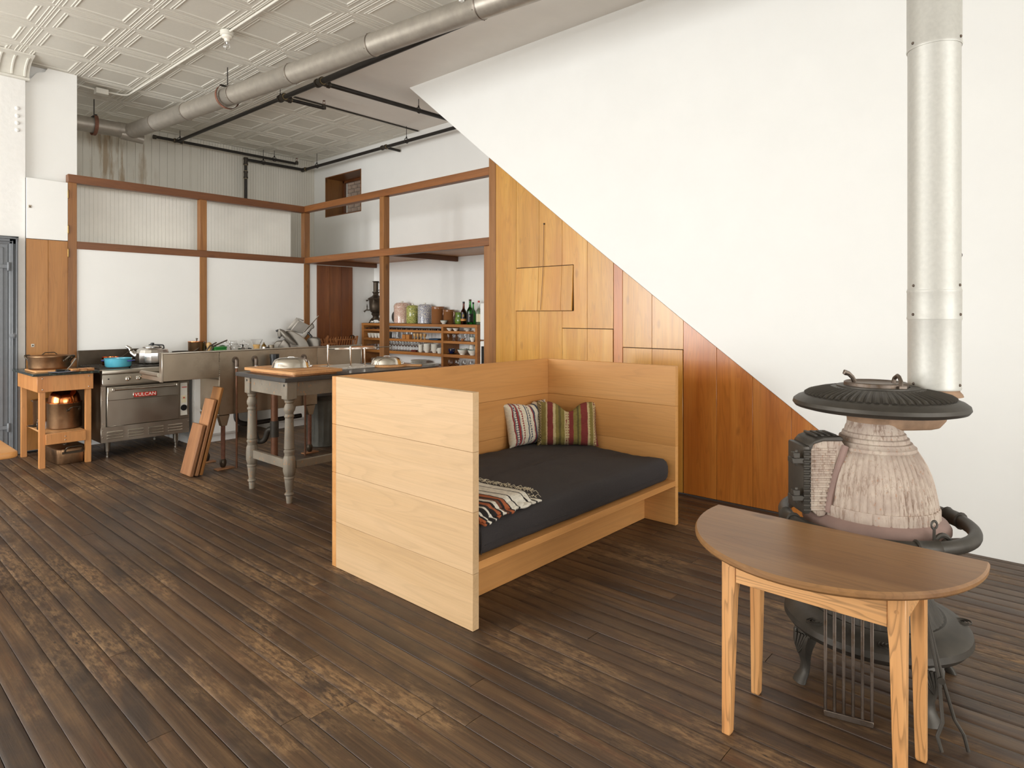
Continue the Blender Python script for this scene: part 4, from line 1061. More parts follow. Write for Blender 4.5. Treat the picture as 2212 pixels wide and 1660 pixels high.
# ------------------------------------------------------------------ iron grate leaning on the stove base, tongs
gr = thing('iron_grate', 'barred grey iron grate leaning against the stove base', 'grate', (2.54, 0.628, 0.0), radians(-76))
gr.rotation_euler = (radians(-1.5), 0, radians(-76))
for q in range(6):
    x = -0.075 + q*0.030
    MB().box(x-0.0055, x+0.0055, -0.006, 0.006, 0.024, 0.405).build('bar', M['iron_grey'], gr, bevel=0.002)
MB().box(-0.0805, 0.0805, -0.006, 0.006, 0.002, 0.0235).build('end_bar', M['iron_grey'], gr, bevel=0.002)
MB().box(-0.0805, 0.0805, -0.006, 0.006, 0.4055, 0.425).build('end_bar', M['iron_grey'], gr, bevel=0.002)
tg = thing('fire_tongs', 'dark iron fire tongs leaning beside the stove leg', 'tongs', sloc(0.0, -0.40, 0.0), SR)
MB().tube([(-0.03,0.03,0.44),(-0.012,-0.02,0.22),(-0.02,-0.05,0.09),(-0.045,-0.06,0.05),(-0.04,-0.075,0.006)], 0.006, 8).build('arm', M['iron'], tg)
MB().tube([(-0.026,0.03,0.44),(0.0,-0.02,0.22),(0.02,-0.05,0.10),(0.045,-0.06,0.055),(0.05,-0.075,0.006)], 0.006, 8).build('arm', M['iron'], tg)
MB().cyl((-0.012,-0.032,0.22),(0.0,-0.008,0.22),0.012,10).build('pivot', M['iron'], tg)
# ================================================================== SMALL WOODEN STAND WITH MARBLE TOP
ws = thing('marble_top_stand', 'small maple stand with a black-green marble slab beside the range', 'stand', (1.74, 7.79, 0))
for x in (-0.225, 0.155):
    for y in (-0.385, 0.355):
        MB().box(x, x+0.048, y, y+0.048, 0.0, 0.775).build('leg', M['maple'], ws, bevel=0.002)
MB().box(-0.245, 0.215, -0.405, -0.383, 0.735, 0.89).build('apron', M['maple'], ws, bevel=0.002)
MB().box(-0.245, 0.215, 0.395, 0.417, 0.735, 0.89).build('apron', M['maple'], ws, bevel=0.002)
MB().box(-0.2455, -0.2255, -0.3825, 0.3945, 0.735, 0.89).build('apron', M['maple'], ws, bevel=0.002)
MB().box(0.195, 0.215, -0.3825, 0.3945, 0.735, 0.89).build('apron', M['maple'], ws, bevel=0.002)
scr = MB()
for x in (-0.205, 0.175):
    for z in (0.76, 0.865): scr.sphere((x, -0.405, z), 0.006, 6)
for z in (0.255, 0.29): scr.sphere((-0.02,-0.402,z),0.006,6)
tag(scr.build('screw', M['alum'], ws), kind='stuff')
MB().box(-0.285, 0.265, -0.43, 0.44, 0.8905, 0.915).build('marble_slab', M['marble_g'], ws, bevel=0.003)
MB().box(-0.177, 0.153, -0.402, -0.378, 0.225, 0.325).build('shelf_rail', M['maple'], ws, bevel=0.002)
MB().box(-0.176, 0.152, -0.376, 0.39, 0.312, 0.330).build('shelf', M['board'], ws, bevel=0.002)

def loop_handle(w, d, h, r):   # riveted loop handle standing out in -y
    return bend([(-w/2,0,0),(-w/2*0.9,-d*0.5,h*0.4),(-w/2*0.8,-d,h),(w/2*0.8,-d,h),(w/2*0.9,-d*0.5,h*0.4),(w/2,0,0)], 0.02, 4), r
def side_handle(parent, mat, R_, z, ang, w=0.10, d=0.035, h=0.02, r=0.006):
    pts, rr = loop_handle(w, d, h, r)
    o = MB().tube(pts, rr, 8).build('handle', mat, parent, loc=(R_*cos(ang), R_*sin(ang), z), rot=(0,0,ang+pi/2))
    MB().cbox((-w/2,0,0),(0.03,0.012,0.022)).cbox((w/2,0,0),(0.03,0.012,0.022)).build('handle_plate', mat, o, bevel=0.003)
# wide copper pot with lid
pt = thing('copper_pot', 'wide tarnished copper pot with lid and two handles on the marble stand', 'pot', (1.665, 7.72, 0.935))
MB().lathe([(0.165,0.0),(0.172,0.006),(0.175,0.02),(0.178,0.118),(0.181,0.122),(0.181,0.126),(0.174,0.126)], 48).build('body', M['copper_dull'], pt)
lid = MB().lathe([(0.182,0.1265),(0.182,0.132),(0.170,0.135),(0.06,0.140),(1e-6,0.141)], 48).build('lid', M['copper_dull'], pt)
MB().tube(bend([(-0.065,0,0.138),(-0.05,0,0.152),(-0.04,0,0.162),(0.04,0,0.162),(0.05,0,0.152),(0.065,0,0.138)],0.015,3), 0.0045, 8).build('lid_handle', M['bronze'], lid)
RR = -0.84149
side_handle(pt, M['bronze'], 0.178, 0.085, RR+pi, 0.085, 0.05, 0.045, 0.010)
side_handle(pt, M['bronze'], 0.178, 0.085, RR, 0.085, 0.05, 0.045, 0.010)
cb = thing('cutting_board', 'rectangular wooden board under the wide copper pot', 'board', (1.66, 7.66, 0.916), 0.0)
MB().box(-0.165, 0.165, -0.21, 0.24, 0, 0.018).build('plank', M['board'], cb, bevel=0.004)
pl = thing('rest_plate', 'flat blue-grey plate with dark spoon rest at the front of the marble stand', 'plate', (1.70, 7.41, 0.916))
MB().lathe([(0.085,0),(0.10,0.004),(0.115,0.008),(0.112,0.010),(0.085,0.006),(1e-6,0.006)], 32).build('dish', plain('grey_blue_plate', rgb(120,128,146), 0.3), pl)
MB().tube([(-0.05,0.0,0.012),(0.02,0.01,0.014),(0.07,0.01,0.014)], [0.018,0.012,0.004], 8).build('rest', M['black'], pl)
sn = thing('steel_spatula', 'steel spatula handle propped up against the copper pot', 'utensil', (1.74, 7.44, 0.93))
MB().tube([(0,0,0.0),(0.045,0.04,0.04),(0.095,0.075,0.105)], [0.005,0.006,0.010], 8).build('handle', M['alum'], sn)
MB().cbox((-0.02,-0.012,-0.001),(0.06,0.04,0.002)).build('blade', M['alum'], sn)
for q, (x, y, rz) in enumerate(((1.80,7.425,0.1),(1.875,7.44,-0.05),(1.935,7.45,0.1))):
    tv = thing('wooden_trivet', ['round-edged striped wooden trivet stack nearest the copper pot', 'middle striped wooden trivet stack on the marble slab', 'striped wooden trivet stack at the slab end nearest the range'][q], 'trivet', (x, y, 0.916), rz, 'striped wooden trivets')
    for l_ in range(2):
        for s_ in range(3):
            MB().box(-0.033, 0.033, -0.045+s_*0.030, -0.0165+s_*0.030, l_*0.0135, l_*0.0135+0.0125).build('strip', M['board'] if (s_+l_+q) % 2 else M['rack'], tv, bevel=0.003)
# tall copper stockpot with domed lid on the stand's shelf
sp_ = thing('copper_stockpot', 'tall copper stockpot with a shining dome lid on the stand shelf', 'pot', (1.785, 7.70, 0.331))
MB().lathe([(0.138,0.0),(0.146,0.006),(0.148,0.02),(0.148,0.245),(0.151,0.25),(0.151,0.256),(0.143,0.256)], 48).build('body', M['copper_dull'], sp_)
dl = MB().lathe([(0.152,0.2565),(0.152,0.264),(0.136,0.266),(0.134,0.295),(0.124,0.335),(0.104,0.366),(0.072,0.388),(0.035,0.396),(1e-6,0.397)], 48).build('dome_lid', M['copper'], sp_)
side_handle(sp_, M['bronze'], 0.149, 0.19, radians(-72), 0.11, 0.035, 0.03, 0.008)
side_handle(sp_, M['bronze'], 0.149, 0.19, radians(108), 0.11, 0.035, 0.03, 0.008)
p2 = thing('copper_saucepan', 'smaller copper pan behind the tall stockpot on the stand shelf', 'pot', (1.70, 8.03, 0.331))
MB().lathe([(0.10,0.0),(0.108,0.01),(0.112,0.26),(0.116,0.265),(0.108,0.265)], 40).build('body', M['copper_dull'], p2)
side_handle(p2, M['bronze'], 0.112, 0.25, RR+pi, 0.05, 0.03, 0.0, 0.006)
jr = thing('glass_jar', 'small glass jar with metal clip beside the tall stockpot', 'jar', (1.60, 7.74, 0.331))
MB().lathe([(0.035,0.0),(0.038,0.01),(0.038,0.075),(0.030,0.085),(0.030,0.09)], 24).build('body', M['glass'], jr)
MB().lathe([(0.033,0.091),(0.033,0.102),(1e-6,0.103)], 24).build('lid', M['alum'], jr)
dsh = thing('flat_dish', 'small dark dish at the far left of the stand shelf', 'dish', (1.58, 7.98, 0.331))
MB().lathe([(0.03,0),(0.055,0.010),(0.053,0.012),(0.028,0.004),(1e-6,0.004)], 24).build('bowl', M['iron'], dsh)
# rectangular roaster on the floor
ro = thing('fish_kettle', 'long lidded copper roasting pan on the floor under the stand', 'pan', (1.79, 7.66, 0.0), radians(3))
rr1 = rrect(-0.125, 0.125, -0.20, 0.20, 0.05, 5); rr2 = rrect(-0.135, 0.135, -0.21, 0.21, 0.055, 5)
b = MB(); n_ = len(rr1)
b.add([(x,y,0.002) for x,y in rr1]+[(x,y,0.145) for x,y in rr2], [tuple(range(n_-1,-1,-1)),tuple(range(n_,2*n_))]+[(i,(i+1)%n_,n_+(i+1)%n_,n_+i) for i in range(n_)])
b.build('body', M['copper_dull'], ro, bevel=0.004, seg=2)
rr3 = rrect(-0.142, 0.142, -0.217, 0.217, 0.06, 5); rr4 = rrect(-0.10, 0.10, -0.175, 0.175, 0.05, 5)
b = MB(); b.add([(x,y,0.1455) for x,y in rr3]+[(x,y,0.152) for x,y in rr3]+[(x,y,0.164) for x,y in rr4], [tuple(range(n_-1,-1,-1)),tuple(range(2*n_,3*n_))]+[(r_*n_+i,r_*n_+(i+1)%n_,(r_+1)*n_+(i+1)%n_,(r_+1)*n_+i) for r_ in range(2) for i in range(n_)])
ll = b.build('lid', M['copper_dull'], ro, bevel=0.002)
MB().lathe([(0.030,0.164),(0.028,0.168),(0.006,0.172),(0.006,0.19),(0.018,0.194),(0.018,0.198),(1e-6,0.20)], 16).build('lid_knob', M['bronze'], ll)
for sgn in (-1, 1):
    h_ = MB().tube(bend([(-0.075,0,0),(-0.07,-0.035*1,0.06),(0.07,-0.035,0.06),(0.075,0,0)],0.03,5), 0.007, 8).cbox((0,0.0,0),(0.19,0.010,0.022)).build('handle', M['bronze'], ro, loc=(0, sgn*0.216, 0.115), rot=(0,0,0 if sgn < 0 else pi))

# ================================================================== GAS RANGE
rn = thing('gas_range', 'stainless steel commercial gas range against the white wall', 'range', (2.03, 7.42, 0))
RW, RDp = 0.86, 0.82
MB().box(0, RW, 0.012, RDp, 0.165, 0.905).build('body', M['bronze'], rn, bevel=0.003)
MB().box(0.0, RW, 0, 0.0115, 0.165, 0.325).build('kick_panel', M['steel'], rn, bevel=0.002)
MB().box(0.0, 0.045, 0, 0.0115, 0.3255, 0.742).build('side_stile', M['steel'], rn, bevel=0.002)
MB().box(0.745, RW, 0, 0.0115, 0.3255, 0.742).build('side_stile', M['steel'], rn, bevel=0.002)
rv = MB()
for z in (0.22, 0.29, 0.36, 0.60, 0.70): rv.cyl((0.018,0,z),(0.018,-0.004,z),0.006,8).cyl((RW-0.012,0,z),(RW-0.012,-0.004,z),0.006,8)
tag(rv.build('rivet', M['alum'], rn), kind='stuff')
for q in range(4):
    vx = 0.055 + q*0.195
    for l_ in range(3):
        MB().prism([(0,-0.006),(-0.010,0.0),(0,0.012)], vx, vx+0.145, 'x').build('louvre', M['chrome'], rn, loc=(0, 0, 0.205+l_*0.030))
od_ = MB().box(0.05, 0.742, -0.022, -0.001, 0.330, 0.738).build('oven_door', M['steel'], rn, bevel=0.004)
MB().box(0.052, 0.740, -0.034, -0.0225, 0.595, 0.736).build('upper_panel', M['steel'], od_, bevel=0.006)
hb = MB().cyl((0.085,-0.072,0.708),(0.715,-0.072,0.708),0.011,14).build('handle', M['chrome'], od_)
MB().box(0.08,0.105,-0.085,-0.030,0.690,0.728).box(0.695,0.72,-0.085,-0.030,0.690,0.728).build('handle_bracket', M['steel'], hb, bevel=0.004)
bg_ = MB().box(0.285, 0.515, -0.041, -0.0345, 0.608, 0.664).build('badge_frame', M['chrome'], od_, bevel=0.003)
MB().box(0.292, 0.508, -0.043, -0.0412, 0.614, 0.658).build('badge', M['red'], bg_, bevel=0.001)
def text(name, s_, size, mat, parent, loc, rot, ext=0.001, sx=1.0):
    cu = bpy.data.curves.new(name, 'FONT'); cu.body = s_; cu.size = size; cu.extrude = ext; cu.align_x = 'CENTER'; cu.align_y = 'CENTER'
    to = bpy.data.objects.new(name, cu); COL.objects.link(to)
    dg = bpy.context.evaluated_depsgraph_get(); me = bpy.data.meshes.new_from_object(to.evaluated_get(dg))
    bpy.data.objects.remove(to); me.name = name
    o = obj(name, me, mat, parent, loc, rot); o.scale = (sx, 1, 1); return o
text('lettering', 'VULCAN', 0.048, M['cream'], bg_, (0.40, -0.0450, 0.636), (pi/2,0,0), 0.001, 1.08)
# control panel on the right stile
cp = MB().box(0.765, 0.838, -0.005, -0.0005, 0.36, 0.72).build('control_plate', M['cream'], rn, bevel=0.003)
MB().cyl((0.80,-0.005,0.445),(0.80,-0.010,0.445),0.033,24).cyl((0.80,-0.010,0.445),(0.80,-0.030,0.445),0.022,20).build('thermostat_knob', M['black'], cp)
MB().box(0.78,0.83,-0.010,-0.005,0.668,0.676).build('red_mark', M['red'], cp)
MB().box(0.775,0.825,-0.0062,-0.005,0.50,0.58).build('print_block', M['paper'], cp)
MB().cyl((0.80,-0.005,0.555),(0.80,-0.012,0.555),0.008,10).build('pilot_light', M['red'], cp)
# valve panel and cooktop
MB().prism([(-0.012,0.745),(-0.012,0.758),(-0.050,0.760),(-0.050,0.775),(-0.038,0.865),(0.010,0.865),(0.010,0.745)], 0.0, RW, 'x').build('valve_panel', M['steel'], rn, bevel=0.003)
for kx in (0.235, 0.335, 0.58, 0.70):
    kn_ = MB().lathe([(0.026,0),(0.026,0.004),(0.016,0.006),(0.016,0.022),(1e-6,0.024)], 16).cbox((0,0,0.024),(0.010,0.036,0.016)).build('knob', M['chrome'], rn, loc=(kx,-0.045,0.815), rot=(pi/2-0.13,0,radians(0)))
MB().cyl((0.055,-0.045,0.82),(0.055,-0.052,0.82),0.007,8).build('pilot_hole', M['black'], rn)
MB().box(-0.004, RW+0.004, -0.06, 0.055, 0.866, 0.912).build('front_ledge', M['steel'], rn, bevel=0.010, seg=3)
MB().box(0.0, RW, 0.056, RDp-0.035, 0.886, 0.906).build('top_plate', M['iron'], rn, bevel=0.003)
for gx in (0.01, 0.295, 0.58):
    for gy in (0.075, 0.42):
        b = MB().box(gx,gx+0.27,gy,gy+0.02,0.9065,0.924).box(gx,gx+0.27,gy+0.31,gy+0.33,0.9065,0.924)
        for q in range(7): b.box(gx+0.01+q*0.040,gx+0.022+q*0.040,gy+0.021,gy+0.309,0.9065,0.924)
        b.build('burner_grate', M['iron'], rn, bevel=0.002)
MB().box(0.0, RW, RDp-0.03, RDp, 0.906, 1.080).build('back_riser', M['bronze'], rn, bevel=0.004)
for x in (0.085, 0.755):
    for y in (0.10, 0.73):
        MB().lathe([(0.034,0.1645),(0.030,0.15),(0.024,0.06),(0.016,0.055),(0.014,0.022),(0.018,0.018),(0.018,0.0)], 20, (x,y,0)).build('leg', M['steel'], rn)
# pans on the range
sv = thing('copper_saucepan', 'small copper saucepan with long dark handle at the back of the range', 'pan', (2.26, 7.92, 0.925))
MB().shell([(0.0001,0.0),(0.075,0.0),(0.080,0.01),(0.083,0.085),(0.085,0.088),(0.079,0.088),(0.076,0.012),(0.0001,0.004)], 36).build('body', M['copper'], sv)
MB().tube([(0.078,0.0,0.07),(0.12,0.01,0.085),(0.20,0.03,0.145),(0.23,0.04,0.158)], [0.010,0.008,0.007,0.011], 8).build('handle', M['bronze'], sv)
bp = thing('enamel_pot', 'light blue enamel casserole on the front burner of the range', 'pot', (2.245, 7.62, 0.925))
MB().shell([(0.0001,0.0),(0.112,0.0),(0.122,0.012),(0.126,0.084),(0.130,0.087),(0.130,0.091),(0.122,0.090),(0.117,0.014),(0.0001,0.006)], 44).build('body', M['enamel'], bp)
for a in (RR+pi, RR):
    MB().tube(bend([(-0.04,0,0),(-0.035,-0.035,0),(0.035,-0.035,0),(0.04,0,0)],0.02,4), 0.008, 8).build('handle', M['enamel_d'], bp, loc=(0.124*cos(a),0.124*sin(a),0.065), rot=(0,0,a+pi/2))
kt = thing('aluminium_kettle', 'big faceted aluminium kettle on the right of the range', 'kettle', (2.66, 7.86, 0.925))
MB().lathe([(0.155,0.0),(0.166,0.012),(0.170,0.07),(0.166,0.12),(0.152,0.155),(0.125,0.172),(0.09,0.18)], 16).build('body', M['alum'], kt, angle=15)
kl = MB().lathe([(0.098,0.1805),(0.098,0.187),(0.085,0.196),(0.05,0.203),(1e-6,0.205)], 28).build('lid', M['alum'], kt)
MB().lathe([(0.010,0.204),(0.010,0.214),(0.020,0.218),(0.018,0.230),(1e-6,0.234)], 14).build('lid_knob', M['black'], kl)
MB().tube([(-0.105*0.67-0.04,0.11,0.07),(-0.16,0.155,0.12),(-0.175,0.175,0.17),(-0.20,0.20,0.19)], [0.040,0.030,0.020,0.017], 12).build('spout', M['alum'], kt)
MB().tube(bend([(0.09,-0.09,0.165),(0.09,-0.085,0.205),(-0.02,0.03,0.21),(-0.03,0.04,0.185)],0.03,5), 0.008, 8).build('handle', M['black'], kt)

# ================================================================== STEEL SINK (seen from behind)
sk_ = thing('steel_sink', 'long commercial stainless steel sink with high back facing the room', 'sink', (0, 6.09, 0))
b = MB().box(2.15, 4.24, 0.0, 0.012, 0.878, 1.125)
MB().box(2.15, 2.645, 0.0, 0.010, 0.880, 1.124).build('back_panel', M['steel_dull'], sk_, bevel=0.002)
MB().box(2.646, 3.683, 0.0, 0.010, 0.52, 1.124).build('back_panel', M['steel_dull'], sk_, bevel=0.002)
MB().box(3.684, 4.24, 0.0, 0.010, 0.880, 1.124).build('back_panel', M['steel_dull'], sk_, bevel=0.002)
MB().box(2.145, 4.245, -0.004, 0.055, 1.1245, 1.136).build('back_ledge', M['steel'], sk_, bevel=0.004, seg=2)
MB().box(2.137, 2.1495, -0.006, 0.06, 0.872, 1.138).build('end_flange', M['steel'], sk_, bevel=0.003)
MB().box(4.2405, 4.252, -0.006, 0.06, 0.872, 1.138).build('end_flange', M['steel'], sk_, bevel=0.003)
MB().box(2.655, 3.675, 0.011, 0.48, 0.515, 0.876).build('tub', M['steel_dull'], sk_, bevel=0.030, seg=4)
MB().box(2.15, 2.654, 0.011, 0.50, 0.880, 0.892).build('drainboard', M['steel'], sk_, bevel=0.003)
MB().box(3.676, 4.24, 0.011, 0.50, 0.880, 0.892).build('drainboard', M['steel'], sk_, bevel=0.003)
MB().tube([(2.138,0.061,0.935),(2.138,0.50,0.935)], 0.020, 14).tube([(2.138,0.50,0.935),(4.24,0.50,0.935)],0.020,14).build('rolled_rim', M['steel'], sk_)
MB().box(2.139, 2.1495, 0.062, 0.50, 0.880, 0.916).build('rim_web', M['steel'], sk_)
sd_ = MB()
for q in range(12):
    for x in (2.646, 3.684): sd_.sphere((x+R.uniform(-0.002,0.002), -0.001, 0.90+q*0.0195), R.choice((0.002,0.003,0.004)), 5)
tag(sd_.build('weld_bead', M['bronze'], sk_), kind='stuff')
for x in (2.70, 3.62):
    for y in (0.045, 0.42):
        l_ = MB().cyl((x,y,0.085),(x,y,0.44),0.020,14).build('leg', M['rust'], sk_)
        MB().prism([(x-0.055,0.515),(x+0.055,0.515),(x+0.026,0.41),(x-0.026,0.41)], y-0.028, y+0.028, 'y').build('leg_socket', M['steel_dull'], l_, bevel=0.004)
        MB().lathe([(0.018,0.013),(0.024,0.022),(0.031,0.05),(0.031,0.075),(0.022,0.092)], 16, (x,y,0)).build('foot', M['bronze'], l_)
# supply pipes behind the sink
for x, zt in ((2.797, 1.01), (2.991, 1.01), (3.524, 1.0)):
    e_ = MB().tube(bend([(x,-0.003,zt+0.03),(x,-0.030,zt+0.03),(x,-0.030,zt-0.035)],0.02,5), 0.019, 12).cyl((x,0.0,zt+0.03),(x,-0.008,zt+0.03),0.032,16).build('elbow', M['iron_grey'], sk_)
    MB().cyl((x,-0.030,zt-0.047),(x,-0.030,zt-0.035),0.014,12).build('tape', M['white'], e_)
    MB().cyl((x,-0.030,0.0),(x,-0.030,zt-0.047),0.0095,10).cyl((x,-0.030,zt-0.09),(x,-0.030,zt-0.075),0.0125,10).build('supply_pipe', M['copper_pipe'], sk_)
w_ = MB().cyl((3.14,-0.11,0.0),(3.14,-0.11,0.95),0.034,18).build('waste_stack', M['copper_pipe'], sk_)
MB().cyl((3.14,-0.11,0.955),(3.14,-0.11,0.975),0.036,18).build('tape_collar', M['white'], w_)
MB().cyl((3.14,-0.11,0.975),(3.14,-0.11,1.075),0.040,18).cyl((3.14,-0.11,1.045),(3.14,-0.11,1.085),0.045,18).build('black_cap', M['black'], w_)
MB().tube(bend([(2.92,0.25,0.514),(2.92,0.25,0.40),(3.02,0.24,0.36),(3.62,0.22,0.38)],0.07,5), 0.024, 12).build('drain_pipe', M['pipe'], sk_)
MB().tube(bend([(3.14,-0.11,0.34),(3.10,-0.06,0.335),(3.08,-0.03,0.22),(3.03,0.02,0.21),(3.02,0.10,0.36)],0.05,5), 0.028, 12).build('trap', M['iron'], sk_)
MB().cyl((3.14,-0.11,0.26),(3.14,-0.11,0.42),0.042,18).build('tee', M['iron'], w_)
for i_, (x, y, rz) in enumerate(((2.70,6.11,0.05),(2.695,6.51,-0.1),(3.62,6.13,0.1))):
    sh = thing('wood_shim', ['thin wooden shim under the near left sink foot', 'thin wooden shim under the rear left sink foot', 'thin wooden shim under the right sink foot'][i_], 'shim', (x, y, 0), rz)
    MB().box(-0.085,0.085,-0.04,0.04,0.001,0.012).build('plank', M['oldboard'], sh, bevel=0.002)
# three planks leaning on the sink tub
for i_, (x, y, ln, w, t, ang, lab, gap) in enumerate(((2.35,6.10,0.475,0.225,0.032,14,'shortest of three wooden planks leaning against the sink',0),(2.395,6.085,0.705,0.20,0.028,14,'middle of three wooden planks leaning against the sink',0),(2.435,6.075,0.815,0.185,0.026,14,'tallest and darkest of three wooden planks leaning against the sink',0))):
    bo = thing('leaning_plank', lab, 'plank', (x, y, 0.002)); bo.rotation_euler = (0, radians(ang), 0)
    MB().box(-t/2, t/2, -w/2, w/2, 0.008, ln).build('plank', M['oldboard'] if i_ < 2 else M['frame'], bo, bevel=0.004)

# ================================================================== WHITE COUNTER BEHIND THE SINK
ct = thing('white_counter', 'low white painted kitchen counter along the back wall behind the sink', 'counter', (0,0,0))
MB().box(2.93, 5.02, 7.62, 8.335, 0.862, 0.90).build('worktop', M['white'], ct, bevel=0.003)
MB().box(2.94, 3.46, 7.46, 8.33, 0.08, 0.861).build('cabinet', M['white'], ct, bevel=0.003)
MB().box(2.95, 3.45, 7.50, 8.32, 0.0, 0.079).build('plinth', M['white_rough'], ct)
MB().box(2.955, 3.445, 7.441, 7.459, 0.10, 0.84).build('cabinet_door', M['white'], ct, bevel=0.003)
MB().box(4.0, 5.0, 7.66, 8.33, 0.10, 0.861).build('cabinet', M['white'], ct, bevel=0.003)
MB().box(4.02, 4.98, 7.72, 8.32, 0.0, 0.099).build('plinth', M['white_rough'], ct)
for x in (4.01, 4.505): MB().box(x, x+0.488, 7.641, 7.659, 0.12, 0.84).build('cabinet_door', M['white'], ct, bevel=0.003)
ZK = 0.9005
def simple(name, label, cat, loc, rz=0, group=None): return thing(name, label, cat, loc, rz, group)
fpn = simple('frying_pan', 'flat dark frying pan with upturned handle at the left of the counter', 'pan', (3.05, 8.02, 1.0))
stk = simple('iron_skillet_stack', 'stack of dark iron pans below the frying pan on the counter', 'pan', (3.03, 8.03, ZK))
MB().lathe([(0.10,0),(0.12,0.03),(0.125,0.098),(0.118,0.099)], 28).build('body', M['iron'], stk)
MB().shell([(0.0001,0),(0.095,0),(0.118,0.036),(0.121,0.038),(0.116,0.038),(0.093,0.006),(0.0001,0.005)], 32).build('body', M['iron'], fpn)
MB().tube([(0.11,-0.03,0.03),(0.16,-0.03,0.06),(0.22,-0.02,0.125),(0.25,-0.02,0.145)], [0.009,0.008,0.008,0.010], 8).build('handle', M['iron_grey'], fpn)
cpp = simple('copper_pot', 'round copper pot with lid among the pan handles on the counter', 'pot', (3.235, 8.08, ZK))
MB().lathe([(0.09,0),(0.095,0.01),(0.097,0.238),(0.100,0.242),(0.094,0.242)], 36).build('body', M['copper_dull'], cpp)
l_ = MB().lathe([(0.100,0.2425),(0.100,0.249),(0.05,0.254),(1e-6,0.255)], 36).build('lid', M['copper'], cpp)
MB().lathe([(0.006,0.254),(0.006,0.268),(0.013,0.272),(0.012,0.284),(1e-6,0.287)], 12).build('lid_knob', M['bronze'], l_)
for i_, (dx, lab) in enumerate(((0.0,'lower long-handled iron pan in front of the copper pot'),(0.06,'upper long-handled iron pan with the handle pointing right'))):
    lp = simple('long_handled_pan', lab, 'pan', (3.16+dx, 7.80+0.02*i_, ZK))
    MB().shell([(0.0001,0),(0.075,0),(0.085,0.05),(0.088,0.12),(0.083,0.12),(0.072,0.006),(0.0001,0.005)], 28).build('body', M['iron'], lp)
    MB().tube([(0.03,-0.07,0.10),(0.05,-0.075,0.16),(0.09,-0.06,0.20),(0.20+0.08*i_,0.02,0.235+0.025*i_)], [0.010,0.010,0.009,0.008], 8).build('handle', M['iron_grey'], lp)
ml = simple('pepper_mill', 'pale turned wooden pepper mill beside the copper pot', 'mill', (3.325, 7.94, ZK))
MB().lathe([(0.030,0),(0.032,0.02),(0.024,0.06),(0.022,0.12),(0.026,0.17),(0.031,0.205),(0.028,0.225),(0.012,0.235),(1e-6,0.24)], 20).build('body', M['mill'], ml)
gt = simple('green_tin', 'flat bright green tin on the counter', 'tin', (3.455, 7.96, ZK))
MB().box(-0.075,0.075,-0.05,0.05,0,0.16).build('body', M['green_tin'], gt, bevel=0.006)
MB().box(-0.078,0.078,-0.053,0.053,0.1605,0.178).build('lid', M['green_tin'], gt, bevel=0.004)
bx = simple('dark_box', 'dark green box behind the green tin', 'box', (3.42, 8.16, ZK))
MB().box(-0.09,0.07,-0.04,0.04,0,0.185).build('body', plain('dark_green_card', rgb(40,52,40), 0.6), bx, bevel=0.004)
def cookie(label, x, y, r=0.075, h=0.17):
    j = simple('glass_jar', label, 'jar', (x, y, ZK), 0, 'glass storage jars')
    MB().lathe([(r*0.9,0),(r,0.01),(r,h*0.85),(r*0.9,h*0.97),(r*0.9,h)], 32).build('body', M['glass'], j)
    l_ = MB().lathe([(r*1.02,h+0.0005),(r*1.02,h+0.010),(r*0.7,h+0.026),(r*0.3,h+0.038),(r*0.16,h+0.044),(r*0.16,h+0.052),(r*0.26,h+0.060),(r*0.22,h+0.072),(1e-6,h+0.075)], 32).build('lid', M['glass'], j)
cookie('round lidded glass jar right of the green tin', 3.545, 8.0)
cookie('lidded glass jar behind the coffee maker with the wooden collar', 3.84, 8.12, 0.068)
cl = simple('clip_jar', 'tall clip-top glass jar between the two lidded glass jars', 'jar', (3.70, 8.10, ZK))
MB().lathe([(0.046,0),(0.050,0.01),(0.050,0.20),(0.046,0.212)], 28).build('body', M['glass'], cl)
MB().lathe([(0.051,0.2125),(0.051,0.225),(0.045,0.238),(1e-6,0.240)], 28).build('lid', M['glass'], cl)
MB().tube([(-0.02,-0.052,0.235),(-0.02,-0.056,0.19),(0.02,-0.056,0.19),(0.02,-0.052,0.235)], 0.002, 6).build('clip', M['alum'], cl)
mk = simple('moka_pot', 'aluminium moka pot with black knob on the counter', 'pot', (3.735, 7.92, ZK))
MB().lathe([(0.055,0),(0.058,0.01),(0.046,0.075),(0.046,0.085),(0.060,0.15),(0.060,0.152)], 8).build('body', M['alum'], mk, angle=15)
l_ = MB().lathe([(0.062,0.1525),(0.05,0.160),(0.012,0.168),(1e-6,0.169)], 8).build('lid', M['alum'], mk, angle=15)
MB().lathe([(0.005,0.168),(0.011,0.180),(0.011,0.196),(1e-6,0.198)], 12).build('lid_knob', M['black'], l_)
MB().tube(bend([(0.055,-0.02,0.145),(0.10,-0.04,0.14),(0.09,-0.035,0.07)],0.02,4), 0.008, 8).build('handle', M['black'], mk)
cx_ = simple('drip_coffee_maker', 'hourglass glass coffee maker with a wooden collar on the counter', 'coffee maker', (3.945, 7.98, ZK))
MB().shell([(0.0001,0),(0.06,0),(0.068,0.02),(0.060,0.07),(0.030,0.135),(0.028,0.15),(0.045,0.19),(0.076,0.252),(0.074,0.253),(0.043,0.192),(0.025,0.15),(0.027,0.135),(0.057,0.068),(0.064,0.02),(0.0001,0.004)], 32).build('flask', M['glass'], cx_)
MB().lathe([(0.044,0.112),(0.048,0.116),(0.036,0.143),(0.036,0.150),(0.047,0.180),(0.043,0.186),(0.033,0.150),(0.033,0.143)], 28).build('collar', M['mill'], cx_)
tp = simple('coffee_pot', 'small silver coffee pot with a brass-coloured lid next to the slicer', 'pot', (4.045, 7.98, ZK))
